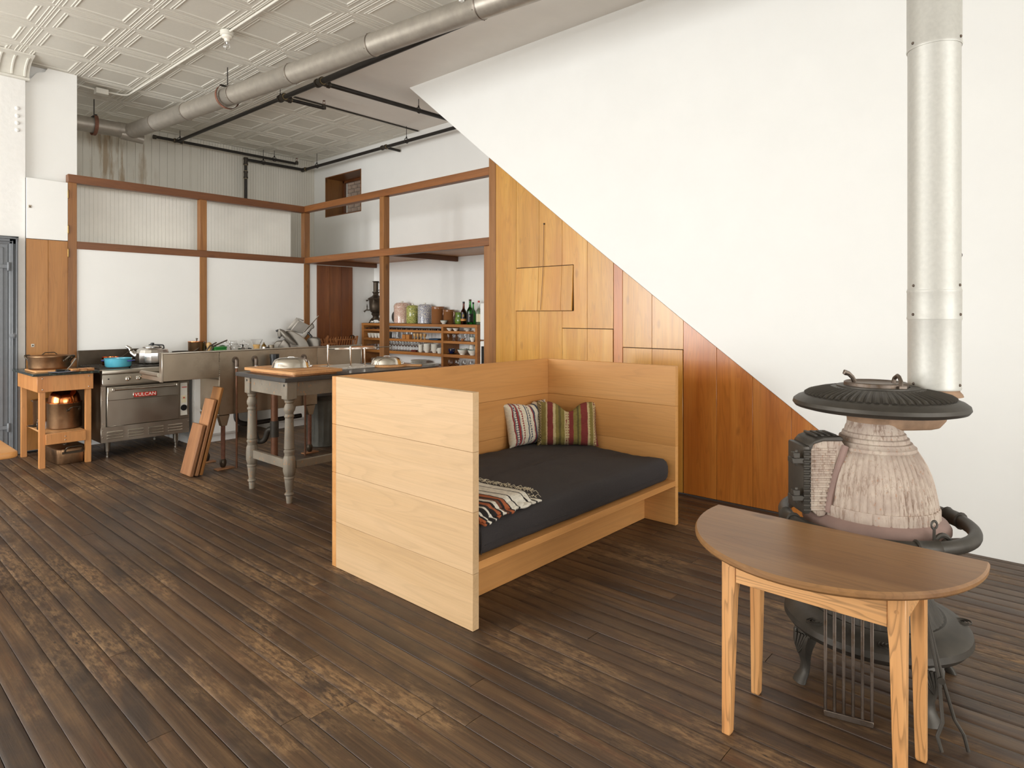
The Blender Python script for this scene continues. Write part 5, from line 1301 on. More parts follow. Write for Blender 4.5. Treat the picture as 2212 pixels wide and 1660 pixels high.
MB().lathe([(0.032,0),(0.036,0.01),(0.034,0.13),(0.030,0.155)], 24).build('body', M['alum'], tp)
l_ = MB().lathe([(0.032,0.1555),(0.030,0.165),(0.014,0.190),(0.006,0.196),(0.008,0.206),(1e-6,0.214)], 20).build('lid', M['brass'], tp)
MB().tube(bend([(0.03,-0.02,0.14),(0.07,-0.04,0.135),(0.065,-0.035,0.06),(0.032,-0.02,0.05)],0.02,4), 0.005, 8).build('handle', M['pipe'], tp)
mg = simple('metal_mug', 'dull metal mug between the coffee pot and the slicer', 'mug', (4.15, 7.99, ZK))
MB().shell([(0.0001,0),(0.036,0),(0.038,0.172),(0.035,0.172),(0.033,0.006),(0.0001,0.005)], 24).build('body', M['steel_dull'], mg)
MB().tube(bend([(-0.036,-0.01,0.15),(-0.075,-0.02,0.145),(-0.07,-0.02,0.09),(-0.037,-0.01,0.08)],0.015,4), 0.005, 8).build('handle', M['steel_dull'], mg)

# ---- meat slicer (local x runs along its length)
ms = simple('meat_slicer', 'grey cast aluminium meat slicer with tilted ridged carriage', 'slicer', (4.52, 7.99, ZK), RR)
def Q(X, Y): return ((X/11.06 - 51)*0.0061, 0.5865 - (Y/11.06 - 8)*0.00638)
def plate(name, pts, y0, y1, mat='slicer', parent=ms, bev=0.004, seg=2): return MB().prism([Q(*p) for p in pts], y0, y1, 'y').build(name, M[mat], parent, bevel=bev, seg=seg)
MB().box(-0.31, 0.36, -0.12, 0.12, 0.0, 0.05).build('base', M['slicer'], ms, bevel=0.015, seg=3)
plate('motor_body', [(-20,1100),(-20,880),(10,800),(60,745),(120,725),(260,725),(330,800),(340,1100)], -0.04, 0.12, bev=0.02, seg=3)
plate('blade_support', [(160,1100),(165,930),(185,840),(240,760),(310,680),(380,745),(430,800),(470,900),(480,1100)], -0.115, -0.055, bev=0.015, seg=3)
plate('rear_body', [(640,1100),(700,900),(820,670),(900,640),(1050,655),(1105,705),(1110,1100)], 0.02, 0.12, bev=0.02, seg=3)
gd = plate('blade_guard', [(320,500),(390,485),(480,492),(570,528),(660,580),(740,632),(810,690),(865,760),(900,840),(912,930),(880,1010),(760,1000),(660,930),(560,820),(450,690),(370,590)], -0.075, -0.045, bev=0.008, seg=2)
MB().tube([(*Q(330,505)[:1], -0.078, Q(330,505)[1])] + [(Q(x,y)[0], -0.078, Q(x,y)[1]) for x, y in ((390,490),(480,497),(570,533),(660,585),(740,637),(805,695),(858,765))], 0.006, 8).build('guard_edge', M['chrome'], gd)
MB().tube([(Q(x,y)[0], d_, Q(x,y)[1]) for x, y, d_ in ((215,470,-0.125),(300,520,-0.135),(390,620,-0.135),(480,720,-0.125),(560,785,-0.11),(610,815,-0.10))], [0.020,0.034,0.038,0.034,0.024,0.012], 14).build('sharpener_arm', M['slicer'], ms)
MB().tube([(Q(x,y)[0], -0.13, Q(x,y)[1]) for x, y in ((235,455),(232,560),(232,625))], [0.026,0.030,0.026], 14).build('sharpener_head', M['slicer'], ms)
MB().cyl((Q(200,470)[0],-0.13,Q(200,470)[1]), (Q(140,495)[0],-0.13,Q(140,495)[1]), 0.013, 12).build('knob', M['black'], ms)
MB().cyl((Q(228,620)[0],-0.135,Q(228,620)[1]), (Q(212,665)[0],-0.14,Q(212,665)[1]), 0.016, 12).build('knob', M['black'], ms)
plate('end_plate', [(300,470),(555,178),(640,225),(415,485)], 0.0, 0.012)
mt_ = plate('meat_table', [(412,482),(612,238),(910,372),(800,520),(720,560),(600,540)], -0.03, -0.012)
for q in range(14):
    t_ = q/13.0
    a_ = Vector((470+t_*260, 475+t_*62)); b_ = Vector((645+t_*235, 265+t_*108))
    MB().tube([(Q(*a_)[0], -0.032, Q(*a_)[1]), (Q(*b_)[0], -0.032, Q(*b_)[1])], 0.0035, 6).build('ridge', M['slicer'], mt_)
plate('handle_boss', [(560,190),(600,195),(660,215),(735,240),(720,270),(640,235)], -0.025, 0.01)
plate('pusher_rail', [(770,535),(965,310),(995,330),(1025,400),(1000,440),(960,450),(880,560),(800,655),(735,605)], -0.075, -0.035)
MB().tube([(Q(790,520)[0],-0.08,Q(790,520)[1]),(Q(980,325)[0],-0.08,Q(980,325)[1]),(Q(1150,135)[0],-0.075,Q(1150,135)[1])], 0.0065, 8).build('slide_rod', M['chrome'], ms)
MB().tube([(Q(890,530)[0],-0.085,Q(890,530)[1]),(Q(990,635)[0],-0.09,Q(990,635)[1])], 0.014, 12).build('grip', M['black'], ms)
# ---- folding dish rack
dr_ = simple('dish_rack', 'folding wooden dish rack open in a V beside the slicer', 'rack', (5.03, 7.98, ZK))
for sgn, x0, x1 in ((1,-0.16,-0.30),(-1,0.06,0.20)):
    pass
for q in range(9):
    x = -0.24 + q*0.047
    MB().tube([(x+0.02,0.0,0.02),(x-0.10,-0.09,0.235)], 0.0075, 6).build('slat', M['rack'], dr_)
for q in range(13):
    x = -0.02 + q*0.041
    MB().tube([(x-0.10,0.0,0.02),(x+0.04,0.13,0.245)], 0.0075, 6).build('slat', M['rack'], dr_)
for p, q_ in (((-0.24,-0.005,0.02),(-0.36,-0.10,0.24)),((0.145,-0.005,0.02),(0.025,-0.10,0.24)),((-0.10,-0.01,0.0),(0.05,0.13,0.265)),((0.40,-0.01,0.02),(0.55,0.13,0.25))):
    MB().cbox((Vector(p)+Vector(q_))/2, (0.028,0.02,(Vector(q_)-Vector(p)).length), (Vector(q_)-Vector(p)).to_track_quat('Z','Y').to_matrix()).build('side_bar', M['rack'], dr_, bevel=0.003)
MB().box(-0.02,0.53,0.10,0.12,0.195,0.215).box(-0.32,0.05,-0.075,-0.055,0.15,0.168).build('cross_bar', M['rack'], dr_, bevel=0.002)

# ---- galvanised bin
bn = thing('galvanised_bin', 'ribbed galvanised dustbin with lid behind the work table', 'bin', (3.965, 6.42, 0))
MB().lathe([(0.165,0.0),(0.172,0.006),(0.174,0.05),(0.1745,0.065),(0.182,0.20),(0.190,0.35),(0.1975,0.48),(0.1985,0.505),(0.20,0.52),(0.207,0.53),(0.207,0.545),(0.20,0.545)], 120, mod=lambda a, z: 1 + (0.022*(1 if sin(a*20) > 0.2 else 0) if 0.06 < z < 0.50 else 0.0)).build('body', M['bin'], bn, angle=25)
l_ = MB().lathe([(0.214,0.525),(0.216,0.56),(0.19,0.575),(0.17,0.574),(0.10,0.585),(1e-6,0.588)], 48).build('lid', M['iron'], bn)
MB().tube(bend([(-0.05,0,0.585),(-0.05,0,0.62),(0.05,0,0.62),(0.05,0,0.585)],0.02,4), 0.006, 8).build('lid_handle', M['galv'], l_)
KN = [w + ' from the left' for w in '''first second third fourth fifth sixth seventh eighth ninth tenth eleventh twelfth thirteenth fourteenth fifteenth sixteenth seventeenth eighteenth nineteenth twentieth twenty-first twenty-second twenty-third twenty-fourth twenty-fifth twenty-sixth twenty-seventh twenty-eighth twenty-ninth thirtieth thirty-first thirty-second thirty-third thirty-fourth thirty-fifth thirty-sixth thirty-seventh thirty-eighth thirty-ninth fortieth forty-first forty-second forty-third forty-fourth forty-fifth forty-sixth'''.split()]
def nth(i): return ['leftmost','second','third','fourth','fifth','sixth','seventh','eighth','ninth','tenth','eleventh','twelfth','thirteenth','fourteenth'][i] + ('' if i == 0 else ' from the left')
# ================================================================== WORK TABLE
wt = thing('work_table', 'tall work table with worn grey turned legs and black stone top', 'table', (2.47, 4.54, 0))
TWX, TWY = 1.53, 0.835
MB().box(0, TWX, 0, TWY, 0.956, 0.99).build('stone_top', M['slate'], wt, bevel=0.003)
LP = [(0.085,0.09),(0.085,0.71),(1.45,0.09),(1.45,0.71)]
for x, y in LP:
    MB().box(x-0.044, x+0.044, y-0.044, y+0.044, 0.815, 0.9555).build('leg_block', M['greypaint'], wt, bevel=0.004)
    MB().lathe([(0.043,0.8145),(0.040,0.808),(0.033,0.803),(0.036,0.796),(0.033,0.788),(0.028,0.782),(0.034,0.768),(0.041,0.745),(0.040,0.725),(0.032,0.708),(0.029,0.700),(0.038,0.688),(0.038,0.678),(0.031,0.668),(0.033,0.655),(0.035,0.55),(0.039,0.44),(0.039,0.428),(0.034,0.422),(0.042,0.412),(0.042,0.400),(0.036,0.392),(0.036,0.378)], 28, (x,y,0)).build('leg', M['greypaint'], wt)
    MB().lathe([(0.038,0.377),(0.048,0.35),(0.050,0.30),(0.050,0.25),(0.040,0.212)], 8, (x,y,0)).build('lower_block', M['greypaint'], wt, bevel=0.004)
    MB().lathe([(0.034,0.211),(0.040,0.204),(0.040,0.194),(0.035,0.188),(0.036,0.180),(0.031,0.13),(0.025,0.085),(0.034,0.078),(0.036,0.068),(0.024,0.058),(0.026,0.052),(0.021,0.0)], 24, (x,y,0)).build('foot', M['greypaint'], wt)
bt_ = MB()
for x, y in LP[:2]: bt_.cyl((x-0.044,y,0.925),(x-0.0455,y,0.925),0.010,12)
tag(bt_.build('bolt_hole', M['black'], wt), kind='stuff')
MB().box(0.055, 0.080, 0.136, 0.664, 0.835, 0.9555).build('end_apron', M['greypaint'], wt, bevel=0.003)
MB().box(1.455, 1.48, 0.136, 0.664, 0.835, 0.9555).build('end_apron', M['greypaint'], wt, bevel=0.003)
MB().box(0.131, 1.404, 0.065, 0.090, 0.835, 0.9555).build('side_apron', M['greypaint'], wt, bevel=0.003)
MB().box(0.131, 1.404, 0.71, 0.735, 0.835, 0.9555).build('side_apron', M['greypaint'], wt, bevel=0.003)
MB().box(0.070, 0.100, 0.136, 0.664, 0.265, 0.335).build('stretcher', M['greypaint'], wt, bevel=0.003)
MB().box(0.137, 1.398, 0.075, 0.105, 0.265, 0.325).build('stretcher', M['greypaint'], wt, bevel=0.003)
MB().box(1.435, 1.465, 0.136, 0.664, 0.265, 0.335).build('stretcher', M['greypaint'], wt, bevel=0.003)
TT = 0.9905
bb = thing('carving_board', 'large thick carving board with juice groove on the near end of the work table', 'board', (2.765, 4.95, TT), radians(2.5))
MB().prism(rrect(-0.20,0.20,-0.345,0.345,0.02), 0.0, 0.016, 'z').build('base', M['rack'], bb, bevel=0.002)
MB().prism(rrect(-0.235,0.235,-0.385,0.385,0.03), 0.0165, 0.040, 'z').build('board', M['board'], bb, bevel=0.003)
MB().prism(rrect(-0.165,0.165,-0.315,0.315,0.015), 0.0405, 0.0440, 'z').build('inner_panel', M['board'], bb, bevel=0.0015)
def dome(label, x, y, z, r, h, rz):
    d = thing('metal_dome', label, 'dome', (x, y, z), rz)
    MB().lathe([(r,0.0),(r*1.02,0.002),(r*0.99,0.012),(r*0.95,h*0.45),(r*0.84,h*0.78),(r*0.62,h*0.95),(r*0.3,h),(1e-6,h*1.0)], 56, sx=1.25, sy=0.92).build('cover', M['chrome'], d)
    MB().tube(bend([(-0.03,0,h*0.99),(-0.02,0,h*1.06),(0.02,0,h*1.06),(0.03,0,h*0.99)],0.01,3), 0.003, 6).build('handle', M['alum'], d)
    MB().cbox((r*1.25+0.008,0,0.012),(0.020,0.022,0.018)).build('latch', M['alum'], d, bevel=0.003)
dome('oval polished metal dome on the carving board', 2.755, 4.96, TT+0.0445, 0.128, 0.083, RR)
cb2 = thing('paddle_board', 'round-ended wooden board at the far end of the work table', 'board', (3.70, 4.86, TT), RR)
MB().prism([(x*1.0, y) for x, y in arc(0,0,0.17,radians(12),radians(348),40)] + [(0.30,-0.028),(0.31,0.0),(0.30,0.028)], 0.0, 0.018, 'z').build('board', M['board'], cb2, bevel=0.003)
dome('oval polished metal dome on the round-ended board', 3.69, 4.885, TT+0.0185, 0.118, 0.075, RR)
cb3 = thing('bread_board', 'thin board lying behind the marble stand on the work table', 'board', (3.20, 5.27, TT), 0)
MB().box(-0.16,0.14,-0.03,0.09,0.0,0.016).build('board', M['board'], cb3, bevel=0.003)
sl = thing('marble_slicing_stand', 'grey marble slab with chrome posts carrying a flat steel bar', 'stand', (3.345, 4.985, TT), 0)
MB().box(-0.21, 0.20, -0.13, 0.20, 0, 0.020).build('marble_slab', M['marble_w'], sl, bevel=0.003)
for x, y, h_ in ((-0.185,0.06,0.215),(-0.045,-0.085,0.20),(0.095,-0.10,0.18)):
    MB().lathe([(0.014,0.0205),(0.014,0.026),(0.008,0.032),(0.008,h_-0.01),(0.011,h_-0.008),(0.011,h_),(0.006,h_+0.004)], 14, (x,y,0)).build('post', M['chrome'], sl)
MB().tube([(-0.185,0.06,0.178),(-0.14,0.02,0.180)], 0.008, 8).build('bar_joint', M['chrome'], sl)
MB().prism([(-0.165,0.038),(-0.135,0.008),(0.13,-0.115),(0.21,-0.125),(0.205,-0.105),(0.14,-0.085),(-0.12,0.045)], 0.170, 0.190, 'z').build('steel_bar', M['chrome'], sl, bevel=0.003)
MB().tube([(0.19,-0.115,0.186),(0.34,-0.17,0.187)], 0.005, 8).build('rod', M['chrome'], sl)
MB().box(-0.02,0.20,-0.09,-0.07,0.1905,0.200).build('wood_strip', M['rack'], sl, bevel=0.002, rot=(0,0,radians(-14)))

# ---- pale table at the left edge
lt = thing('pale_table', 'pale wooden table corner at the left edge near the grey door', 'table', (0.2, 4.85, 0))
MB().prism(rrect(-0.6,0.59,-0.56,0.56,0.05,5), 0.705, 0.74, 'z').build('tabletop', M['bed_x'], lt, bevel=0.010, seg=3)
for x in (-0.56, 0.45):
    for y in (-0.50, 0.44): MB().box(x, x+0.055, y, y+0.055, 0.0, 0.704).build('leg', M['maple'], lt, bevel=0.003)
MB().box(-0.5,0.505,-0.49,-0.47,0.60,0.704).box(0.475,0.495,-0.44,0.435,0.60,0.704).build('apron', M['maple'], lt, bevel=0.002)

# ================================================================== OPEN SHELVES
sf = thing('open_shelf', 'brown wooden open shelf unit against the kitchen wall', 'shelf', (5.76, 0, 0))
SD = 0.295
LV = [(1.308,1.345),(1.224,1.256),(1.089,1.123),(0.904,0.945),(0.715,0.752),(0.40,0.435),(0.06,0.095)]
for i_, (z0, z1) in enumerate(LV):
    if i_ == 0:
        MB().box(-0.004, SD, 5.742, 8.256, z0, z1).build('top_board', M['shelf'], sf, bevel=0.002)
    else:
        MB().box(0, SD, 6.431, 8.199, z0, z1).build('shelf_board', M['shelf'], sf, bevel=0.002)
        MB().box(0, SD, 5.784, 6.389, z0, z1).build('shelf_board', M['shelf'], sf, bevel=0.002)
for y0, y1 in ((5.742,5.783),(6.390,6.430),(8.200,8.255)):
    MB().box(-0.002, SD, y0, y1, 0.0, 1.307).build('upright', M['shelf'], sf, bevel=0.002)
MB().box(0.02, SD-0.002, 5.75, 8.25, 1.3455, 1.3475).build('top_liner', M['black'], sf)
XS, ZT = 5.92, 1.348
# samovar
sa = thing('samovar', 'dark bronze samovar with tall chimney at the left end of the shelf top', 'samovar', (5.91, 8.10, ZT), RR)
MB().lathe([(0.062,0.068),(0.062,0.075),(0.048,0.082),(0.050,0.105),(0.066,0.125),(0.070,0.14),(0.058,0.150),(0.078,0.165),(0.094,0.195),(0.099,0.25),(0.104,0.34),(0.118,0.36),(0.122,0.375),(0.108,0.382),(0.078,0.400),(0.060,0.408)], 36).build('body', M['bronze'], sa)
MB().lathe([(0.060,0.4085),(0.050,0.42),(0.040,0.43),(0.044,0.455),(0.058,0.470),(0.058,0.476),(0.038,0.477)], 32).build('crown', M['bronze'], sa)
MB().lathe([(0.037,0.4775),(0.038,0.62),(0.050,0.634),(0.056,0.636),(0.056,0.640),(0.044,0.640)], 28).build('chimney', M['bronze'], sa)
MB().tube([(0.036,0,0.50),(0.062,0,0.505),(0.066,0,0.52),(0.066,0,0.605),(0.060,0,0.615),(0.038,0,0.618)], 0.006, 8).build('chimney_handle', M['black'], sa)
tp_ = MB().tube([(-0.085,0,0.195),(-0.145,0,0.195),(-0.165,0,0.185),(-0.178,0,0.165)], [0.010,0.010,0.010,0.013], 10).build('tap', M['bronze'], sa)
MB().cyl((-0.135,0,0.19),(-0.135,0,0.245),0.008,8).sphere((-0.135,0,0.25),0.011,8).sphere((-0.135,0,0.27),0.008,8).cyl((-0.135,0,0.25),(-0.135,0,0.285),0.004,6).build('tap_key', M['bronze'], tp_)
for a in (pi*0.5, -pi*0.5):
    MB().tube([(0.10*cos(a),0.10*sin(a),0.345),(0.15*cos(a),0.15*sin(a),0.345),(0.15*cos(a),0.15*sin(a),0.30)], 0.008, 8).build('handle', M['bronze'], sa)
MB().cyl((-0.118,0,0.345),(-0.15,0,0.34),0.012,8).build('side_knob', M['bronze'], sa)
fb = MB().lathe([(0.070,0.045),(0.078,0.05),(0.070,0.0675)], 28).build('foot_plate', M['bronze'], sa)
for a in [radians(45+90*i) for i in range(4)]:
    MB().tube([(0.065*cos(a),0.065*sin(a),0.05),(0.10*cos(a),0.10*sin(a),0.035),(0.105*cos(a),0.105*sin(a),0.012),(0.118*cos(a),0.118*sin(a),0.005)], [0.012,0.010,0.008,0.012], 8).build('foot', M['bronze'], fb)
for i_, (dx, dy) in enumerate(((-0.11,0.02),(-0.10,-0.10),(-0.12,-0.19),(-0.06,-0.15))):
    pb = thing('white_pebble', nth(i_) + ' of the small white pebbles at the samovar feet', 'pebble', (XS+dx, 8.02+dy, ZT), i_*0.7, 'pebbles around the samovar')
    MB().sphere((0,0,0.016), 0.024, 8, 0.66).build('stone', M['cream'], pb)
bsk = thing('dark_trivet', 'dark cast iron pan stood on edge between samovar and pink canister', 'pan', (6.0, 7.71, ZT))
MB().lathe([(0.085,0.0),(0.088,0.02),(0.075,0.03),(1e-6,0.028)], 28).build('body', M['iron'], bsk, loc=(0,0,0.090), rot=(0,-pi/2,0))
# canisters
def canister(label, y, r, h, mat):
    c = thing('canister', label, 'canister', (XS, y, ZT), 0, 'spatter-glazed canisters')
    MB().lathe([(r*0.95,0),(r,0.006),(r,h*0.70),(r*0.985,h*0.71)], 44).build('jar', mat, c)
    l_ = MB().lathe([(r*1.03,h*0.7105),(r*1.03,h*0.745),(r*0.99,h*0.80),(r*0.90,h*0.87),(r*0.70,h*0.918),(r*0.3,h*0.933),(1e-6,h*0.934)], 44).build('lid', mat, c)
    MB().lathe([(r*0.16,h*0.934),(r*0.15,h*0.95),(r*0.19,h*0.985),(r*0.15,h),(1e-6,h*1.003)], 14).build('lid_knob', M['cream'], l_)
canister('largest canister with pink spatter glaze', 7.47, 0.120, 0.325, M['pink'])
canister('green spatter-glazed canister between the pink and blue ones', 7.225, 0.092, 0.285, M['green'])
canister('blue and white spatter-glazed canister', 6.955, 0.101, 0.294, M['blue'])
def crock(label, y, r, h):
    c = thing('stoneware_crock', label, 'crock', (XS, y, ZT), 0, 'brown stoneware crocks')
    MB().shell([(0.0001,0),(r*0.97,0),(r,0.006),(r,h*0.84),(r*1.02,h*0.85),(r*1.02,h*0.865),(r*0.99,h*0.87),(r*0.99,h*0.97),(r,h),(r*0.92,h),(r*0.90,0.01),(0.0001,0.008)], 40).build('jar', M['crock'], c)
    a = radians(-75)
    MB().tube([(r*0.98*cos(a),r*0.98*sin(a),h*0.52),(r*1.12*cos(a),r*1.12*sin(a),h*0.68),(r*1.10*cos(a),r*1.10*sin(a),h*0.80),(r*0.97*cos(a),r*0.97*sin(a),h*0.83)], 0.011, 8).build('handle', M['crock'], c)
crock('taller brown stoneware crock right of the blue canister', 6.68, 0.090, 0.238)
crock('shorter brown stoneware crock with the small bowl in front', 6.45, 0.076, 0.194)
def bowl(name, label, loc, r, h, mat, group=None, rim=None, cat='bowl', foot=0.5):
    b_ = thing(name, label, cat, loc, 0, group)
    MB().shell([(0.0001,0),(r*foot,0),(r*foot,0.006),(r*0.78,h*0.45),(r*0.97,h*0.9),(r,h),(r*0.96,h),(r*0.74,h*0.46),(r*foot*0.9,0.012),(0.0001,0.010)], 28).build('bowl', mat, b_)
    if rim: MB().shell([(r*0.985,h*0.93),(r*1.015,h*1.005),(r*0.96,h*1.012),(r*0.94,h*0.97)], 28).build('rim_band', rim, b_)
    return b_
bowl('small_bowl', 'small white bowl with teal rim in front of the short crock', (5.80, 6.42, ZT), 0.052, 0.05, M['cream'], rim=M['teal_rim'])
gp = thing('green_pot', 'squat green glazed pot on the shelf top', 'pot', (XS, 6.235, ZT))
MB().lathe([(0.058,0),(0.062,0.006),(0.068,0.03),(0.070,0.055),(0.060,0.085),(0.056,0.105),(0.062,0.145),(0.064,0.157),(0.058,0.157)], 36).build('pot', M['green_pot'], gp)
def bottle(label, y, x, r, h, mat, lab=None, capm='black', neck=0.33, deco=None):
    b_ = thing('bottle', label, 'bottle', (x, y, ZT), 0, 'bottles on the shelf top')
    sh = h*0.60
    MB().lathe([(r*0.9,0),(r,0.006),(r,sh*0.86),(r*0.92,sh*0.95),(r*0.62,sh*1.06),(r*0.40,sh*1.16),(r*0.34,h*0.82),(r*neck,h*0.95),(r*neck,h*0.955)], 28).build('glass', mat, b_)
    MB().lathe([(r*0.38,h*0.92),(r*0.38,h),(1e-6,h)], 16).build('cap', M[capm], b_)
    if lab:
        l_ = MB().lathe([(r*1.012,h*lab[0]),(r*1.012,h*lab[1])], 28).build('label', M[lab[2]], b_)
        if deco:
            for s_, z, size, mt_ in deco:
                text('lettering', s_, size, M[mt_], l_, (-r*1.02*cos(0.9)-0.001, -r*1.02*sin(0.9), h*z), (pi/2,0,-0.9), 0.0008) if False else text('lettering', s_, size, M[mt_], l_, (-r*1.03*0.78, -r*1.03*0.62, h*z), (pi/2,0,-0.9+0.0), 0.0008)
bottle('brown glass bottle with black and orange label', 6.098, 5.86, 0.040, 0.299, M['glass_b'], (0.22,0.48,'black'), 'black', deco=[('8', 0.37, 0.05, 'gold')])
ob_ = MB().lathe([(0.0408,0.042),(0.0408,0.072)], 28).build('label_band', plain('orange_label', rgb(206,140,70), 0.6), bpy.data.objects['bottle'])
bottle('tall green glass bottle with dark label', 5.975, 5.86, 0.046, 0.327, M['glass_g'], (0.10,0.42,'black'), 'bronze', deco=[('o', 0.34, 0.03, 'paper')])
bottle('shorter green bottle with black cap behind the tall green one', 6.02, 5.96, 0.036, 0.291, M['glass_g'], None, 'black')
bottle('clear bottle with red cap and cream label', 5.905, 5.95, 0.036, 0.310, M['glass'], (0.10,0.44,'paper'), 'red')
bottle('small clear bottle with cream label and gold cap at the shelf end', 5.835, 5.93, 0.032, 0.262, M['glass'], (0.12,0.5,'paper'), 'gold')
# orange label block on the brown bottle
# ---- row of knives under the top board
kh = [M['dark'], M['black'], M['brown_door']]
kme = MB().box(-0.075,0.05,-0.008,0.008,0.0,0.018).box(0.05,0.16,-0.002,0.002,0.0,0.022).mesh('table_knife', bevel=0.002)
kme2 = MB().cyl((-0.077,0,0.009),(-0.074,0,0.009),0.005,8).mesh('rivet')
for i_ in range(46):
    y = 8.17 - i_*0.0375
    k_ = thing('table_knife', ['dark brown', 'black', 'reddish brown'][i_ % 3] + ' handled knife in the row under the shelf top, ' + KN[i_], 'knife', (5.845, y, 1.2565), R.uniform(-0.08,0.08), 'knives lying in the top shelf row')
    obj('knife', kme.copy(), kh[i_ % 3], k_); obj('rivet', kme2, M['alum'], k_)
# ---- second shelf
for i_, y in enumerate((8.14, 8.06, 7.98, 7.90)):
    o = bowl('white_cup', nth(i_) + ' white footed tea cup on the second shelf', (5.83, y, 1.1235), 0.037, 0.068, M['cream'], 'white tea cups', cat='cup', foot=0.55)
tub_ = None
def tumbler(loc, r, h, label, group, proto={}):
    key = (r, h)
    if key not in proto:
        proto[key] = MB().shell([(0.0001,0),(r*0.85,0),(r,h*0.98),(r,h),(r*0.93,h),(r*0.80,0.008),(0.0001,0.008)], 20).mesh('glass')
    t_ = thing('glass_tumbler', label, 'glass', loc, 0, group); obj('tumbler', proto[key], M['glass'], t_); return t_
for i_ in range(9):
    tumbler((5.85 + 0.06*(i_ % 2), 7.62 - i_*0.055, 1.1235), 0.026, 0.098, nth(i_) + ' of the clear straight tumblers on the second shelf', 'tumblers on the second shelf')
for i_, y in enumerate((7.72, 7.66)):
    dkj = thing('dark_tumbler', ['dark metal beaker at the left of the tumblers', 'second dark metal beaker beside the tumblers'][i_], 'beaker', (5.84, y, 1.1235))
    MB().shell([(0.0001,0),(0.032,0),(0.036,0.09),(0.033,0.09),(0.029,0.006),(0.0001,0.006)], 20).build('beaker', M['iron'], dkj)
for i_, y in enumerate((7.25, 7.16)):
    ob = thing('wooden_box', ['small orange-brown wooden box left of the pair on the second shelf', 'small orange-brown wooden box beside the wooden goblets'][i_], 'box', (5.80, y, 1.1235))
    MB().box(-0.03,0.03,-0.038,0.038,0,0.058).build('box', M['shelf'], ob, bevel=0.002)
    MB().box(-0.031,0.031,-0.039,0.039,0.0585,0.066).build('lid', M['shelf'], ob, bevel=0.002)
gme = MB().lathe([(0.020,0),(0.021,0.004),(0.008,0.014),(0.007,0.028),(0.018,0.042),(0.024,0.062),(0.022,0.084),(0.019,0.086)], 20).mesh('goblet')
for i_, y in enumerate((7.045, 6.975, 6.905, 6.825)):
    gb = thing('wooden_goblet', nth(i_) + ' of the turned light wooden goblets', 'goblet', (5.81, y, 1.1235), 0, 'wooden goblets'); obj('cup', gme, M['egg'], gb)
mlt = thing('wooden_mallet', 'pale wooden pestle standing by the shelf divider', 'pestle', (5.80, 6.455, 1.1235))
MB().lathe([(0.014,0),(0.016,0.03),(0.011,0.05),(0.016,0.08),(0.012,0.095),(1e-6,0.098)], 14).build('pestle', M['egg'], mlt)
fdl = thing('blue_cloth', 'folded dark blue cloth lying on the second shelf', 'cloth', (5.83, 6.62, 1.1235))
MB().box(-0.05,0.06,-0.09,0.09,0,0.022).build('fold', plain('blue_cloth', rgb(52,74,96), 0.95), fdl, bevel=0.006)
# ---- third shelf: wine glasses, tumblers, white cups and bowls
wgm = MB().shell([(0.0001,0.0),(0.030,0.0),(0.031,0.003),(0.006,0.008),(0.0045,0.02),(0.0045,0.066),(0.014,0.076),(0.028,0.096),(0.032,0.118),(0.029,0.142),(0.0275,0.142),(0.030,0.118),(0.026,0.098),(0.012,0.079),(0.0001,0.074)], 20).mesh('wine_glass')
k_ = 0
for i_ in range(13):
    for row in range(2):
        if row and i_ % 3 == 2: continue
        wg = thing('wine_glass', nth(i_) + ' wine glass in the ' + ('back' if row else 'front') + ' row on the third shelf', 'glass', (5.82 + 0.085*row, 7.80 - i_*0.068 - 0.03*row, 0.9455), 0, 'wine glasses on the third shelf'); obj('stemware', wgm, M['glass'], wg)
for i_ in range(8):
    tumbler((5.81 + 0.09*(i_ % 2), 8.16 - i_*0.042, 0.9455), 0.021, 0.080, nth(i_) + ' of the small shot tumblers on the third shelf', 'small tumblers on the third shelf')
bxr = thing('red_box', 'small dark red box in front of the wine glasses', 'box', (5.79, 7.03, 0.9455)); MB().box(-0.02,0.02,-0.05,0.05,0,0.028).build('box', plain('dark_red_box', rgb(92,34,28), 0.5), bxr, bevel=0.002)
cpm = MB().shell([(0.0001,0),(0.024,0),(0.026,0.004),(0.037,0.028),(0.038,0.034),(0.034,0.034),(0.022,0.006),(0.0001,0.006)], 24).mesh('cup')
for q in range(4):
    c = thing('white_beaker', ['lowest','second','third','top'][q] + ' white beaker in the nested stack right of the wine glasses', 'beaker', (5.82, 6.925, 0.9455 + q*0.0245), 0, 'nested white beakers')
    obj('cup', cpm, M['cream'], c)
bwm = MB().shell([(0.0001,0),(0.028,0),(0.030,0.006),(0.046,0.028),(0.054,0.052),(0.056,0.056),(0.052,0.056),(0.043,0.030),(0.026,0.009),(0.0001,0.009)], 28).mesh('bowl')
for st_, (y, nn, nm) in enumerate(((6.80,4,'left'),(6.64,4,'right'))):
    for q in range(nn):
        c = thing('white_bowl', ['lowest','second','third','top'][q] + ' white bowl of the ' + nm + ' stack on the third shelf', 'bowl', (5.83, y, 0.9455 + q*0.0225), 0, 'stacked white bowls'); obj('bowl', bwm, M['cream'], c)
mgw = thing('white_mug', 'white mug with handle next to the shelf divider', 'mug', (5.80, 6.50, 0.9455))
MB().shell([(0.0001,0),(0.030,0),(0.034,0.006),(0.036,0.075),(0.033,0.075),(0.030,0.008),(0.0001,0.008)], 24).build('mug', M['cream'], mgw)
MB().tube(bend([(0.0,0.033,0.06),(0.0,0.06,0.058),(0.0,0.058,0.025),(0.0,0.033,0.02)],0.012,4), 0.005, 8).build('handle', M['cream'], mgw)
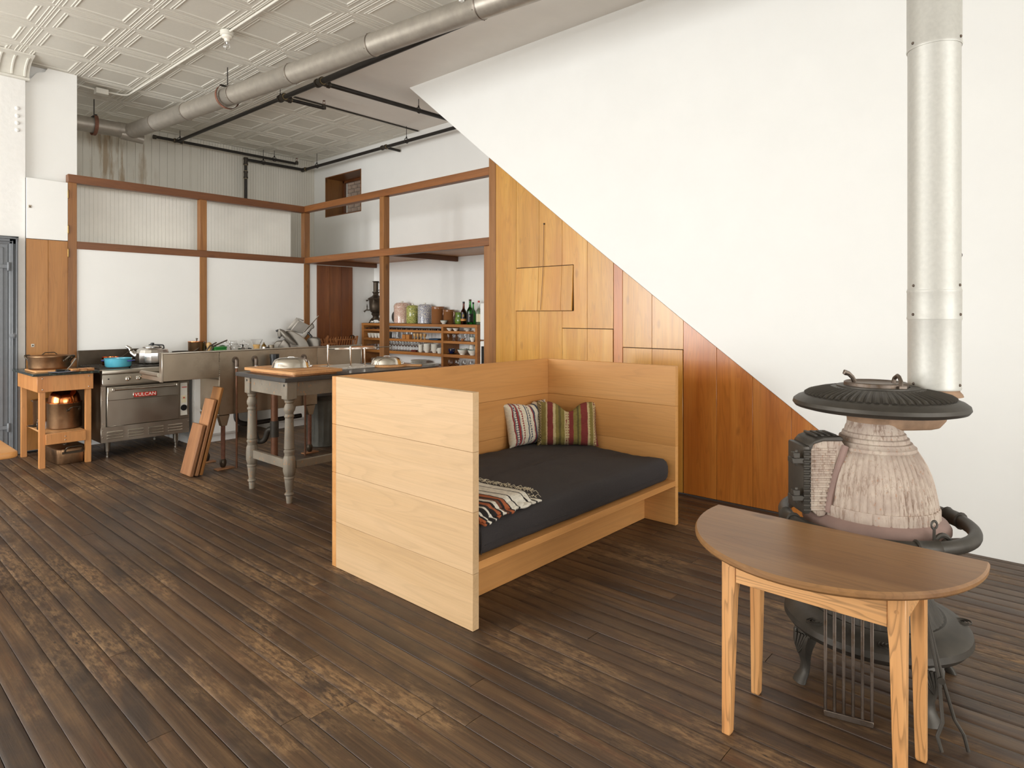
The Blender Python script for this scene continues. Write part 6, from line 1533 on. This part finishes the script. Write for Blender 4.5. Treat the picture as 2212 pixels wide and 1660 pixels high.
# ---- lower shelf: plates
plm = MB().lathe([(0.055,0),(0.060,0.003),(0.105,0.011),(0.115,0.014),(0.113,0.016),(0.100,0.013),(0.06,0.006),(1e-6,0.006)], 32).mesh('plate')
def plates(y, n, nm, x=5.86, step=0.011, sc=1.0):
    for q in range(n):
        p_ = thing('dinner_plate', ['lowest','second','third','fourth','fifth','sixth'][q] + ' plate of the ' + nm, 'plate', (x, y, 0.7525 + q*step), 0, 'stacked dinner plates'); p_.scale = (sc, sc, 1); obj('plate', plm, M['cream'], p_)
plates(7.02, 6, 'tall plate stack on the bottom shelf', step=0.0125); plates(6.76, 3, 'low plate stack beside the divider', step=0.011)
plates(7.98, 5, 'plate stack at the left end of the bottom shelf', sc=0.9)
# ---- right bay
for i_, y in enumerate((6.335, 6.215)):
    bowl('white_bowl', ['left', 'right'][i_] + ' of two small round white bowls in the upper right bay', (5.83, y, 1.2565), 0.046, 0.036, M['cream'], 'small bowls in the right bay')
for i_, y in enumerate((6.03, 5.88)):
    for q in range(2):
        d_ = bowl('white_dish', ['lower', 'upper'][q] + ' of two stacked white dishes, ' + ['left', 'right'][i_] + ' pair in the upper right bay', (5.87, y, 1.2565 + q*0.015), 0.056, 0.024, M['cream'], 'stacked white dishes', cat='dish')
flm = MB().shell([(0.0001,0),(0.020,0),(0.021,0.003),(0.005,0.006),(0.005,0.018),(0.013,0.03),(0.018,0.055),(0.016,0.086),(0.0145,0.086),(0.016,0.055),(0.011,0.032),(0.0001,0.022)], 18).mesh('small_glass')
for i_ in range(6):
    f_ = thing('cordial_glass', nth(i_) + ' of the small stemmed cordial glasses in the right bay', 'glass', (5.81 + 0.07*(i_ % 2), 6.345 - i_*0.050, 1.1235), 0, 'cordial glasses in the right bay'); obj('stemware', flm, M['glass'], f_)
for i_ in range(5):
    tumbler((5.99, 6.20 - i_*0.055, 1.1235), 0.024, 0.095, nth(i_) + ' of the clear tumblers at the back of the right bay', 'tumblers in the right bay')
nt_ = thing('wooden_nut', 'round wooden pomander in the right bay', 'ornament', (5.80, 6.06, 1.1235)); MB().sphere((0,0,0.019), 0.019, 8).cyl((0,-0.012,0.019),(0,-0.026,0.019),0.010,10).build('ball', M['rack'], nt_)
bowl('small_bowl', 'small white bowl with green rim in the right bay', (5.81, 5.875, 1.1235), 0.045, 0.062, M['cream'], rim=M['teal_rim'])
bowl('dark_bowl', 'little dark bowl behind the small green-rimmed bowl', (5.90, 5.94, 1.1235), 0.042, 0.05, M['iron'])
bc = thing('blue_cup', 'dark blue dotted cup on a dark saucer', 'cup', (5.82, 6.285, 0.9555))
MB().shell([(0.0001,0),(0.030,0),(0.034,0.006),(0.046,0.035),(0.048,0.062),(0.045,0.062),(0.042,0.036),(0.028,0.010),(0.0001,0.009)], 28).build('cup', M['navy'], bc)
bsau = thing('dark_saucer', 'dark saucer under the blue dotted cup', 'saucer', (5.82, 6.285, 0.9455)); MB().lathe([(0.04,0),(0.06,0.003),(0.075,0.009),(0.07,0.0095),(0.04,0.006),(1e-6,0.006)], 28).build('saucer', M['black'], bsau)
bowl('rimmed_bowl', 'large white bowl with green painted rim below the cordial glasses', (5.83, 6.085, 0.9455), 0.072, 0.070, M['cream'], rim=M['teal_rim'])
bowl('rimmed_bowl', 'second large green-rimmed white bowl at the right end of the bay', (5.83, 5.895, 0.9455), 0.070, 0.070, M['cream'], rim=M['teal_rim'])
for i_, (x, y, h_) in enumerate(((5.97,6.20,0.075),(5.98,6.06,0.125),(5.98,5.93,0.13))):
    m_ = thing('white_jug', ['low white cup lying behind the blue dotted cup', 'tall cream jug behind the green-rimmed bowls, left', 'tall cream jug behind the green-rimmed bowls, right'][i_], 'jug', (x, y, 0.9455))
    MB().shell([(0.0001,0),(0.036,0),(0.042,0.006),(0.040,h_),(0.037,h_),(0.036,0.008),(0.0001,0.008)], 24).build('jug', M['cream'], m_)
    MB().tube(bend([(-0.01,0.036,h_*0.85),(-0.01,0.068,h_*0.8),(-0.01,0.065,h_*0.35),(-0.01,0.037,h_*0.3)],0.012,4), 0.005, 8).build('handle', M['cream'], m_)
snm = MB().shell([(0.0001,0),(0.028,0),(0.029,0.003),(0.006,0.008),(0.005,0.03),(0.022,0.042),(0.036,0.068),(0.034,0.095),(0.026,0.115),(0.0245,0.115),(0.032,0.095),(0.034,0.068),(0.020,0.045),(0.0001,0.036)], 20).mesh('snifter')
for i_ in range(7):
    s_ = thing('brandy_glass', nth(i_) + ' of the round brandy glasses in the lowest right bay', 'glass', (5.83 + 0.07*(i_ % 2), 6.33 - i_*0.068, 0.7525), 0, 'brandy glasses in the right bay'); obj('stemware', snm, M['glass'], s_)
# ---- white refrigerator beyond the shelves
fg = thing('white_refrigerator', 'narrow strip of a white refrigerator behind the end timber post', 'refrigerator', (5.48, 5.02, 0))
MB().box(-0.02, 0.57, -0.33, 0.33, 0.02, 1.165).build('lower_body', M['fridge'], fg, bevel=0.012, seg=3)
MB().box(-0.02, 0.57, -0.33, 0.33, 1.17, 1.62).build('upper_body', M['fridge'], fg, bevel=0.012, seg=3)
MB().box(-0.075, -0.025, -0.325, 0.325, 0.06, 1.16).build('lower_door', M['fridge'], fg, bevel=0.012, seg=3)
MB().box(-0.075, -0.025, -0.325, 0.325, 1.175, 1.615).build('upper_door', M['fridge'], fg, bevel=0.012, seg=3)
MB().box(-0.10, -0.076, 0.25, 0.28, 0.80, 1.10).build('door_handle', M['black'], fg, bevel=0.004)
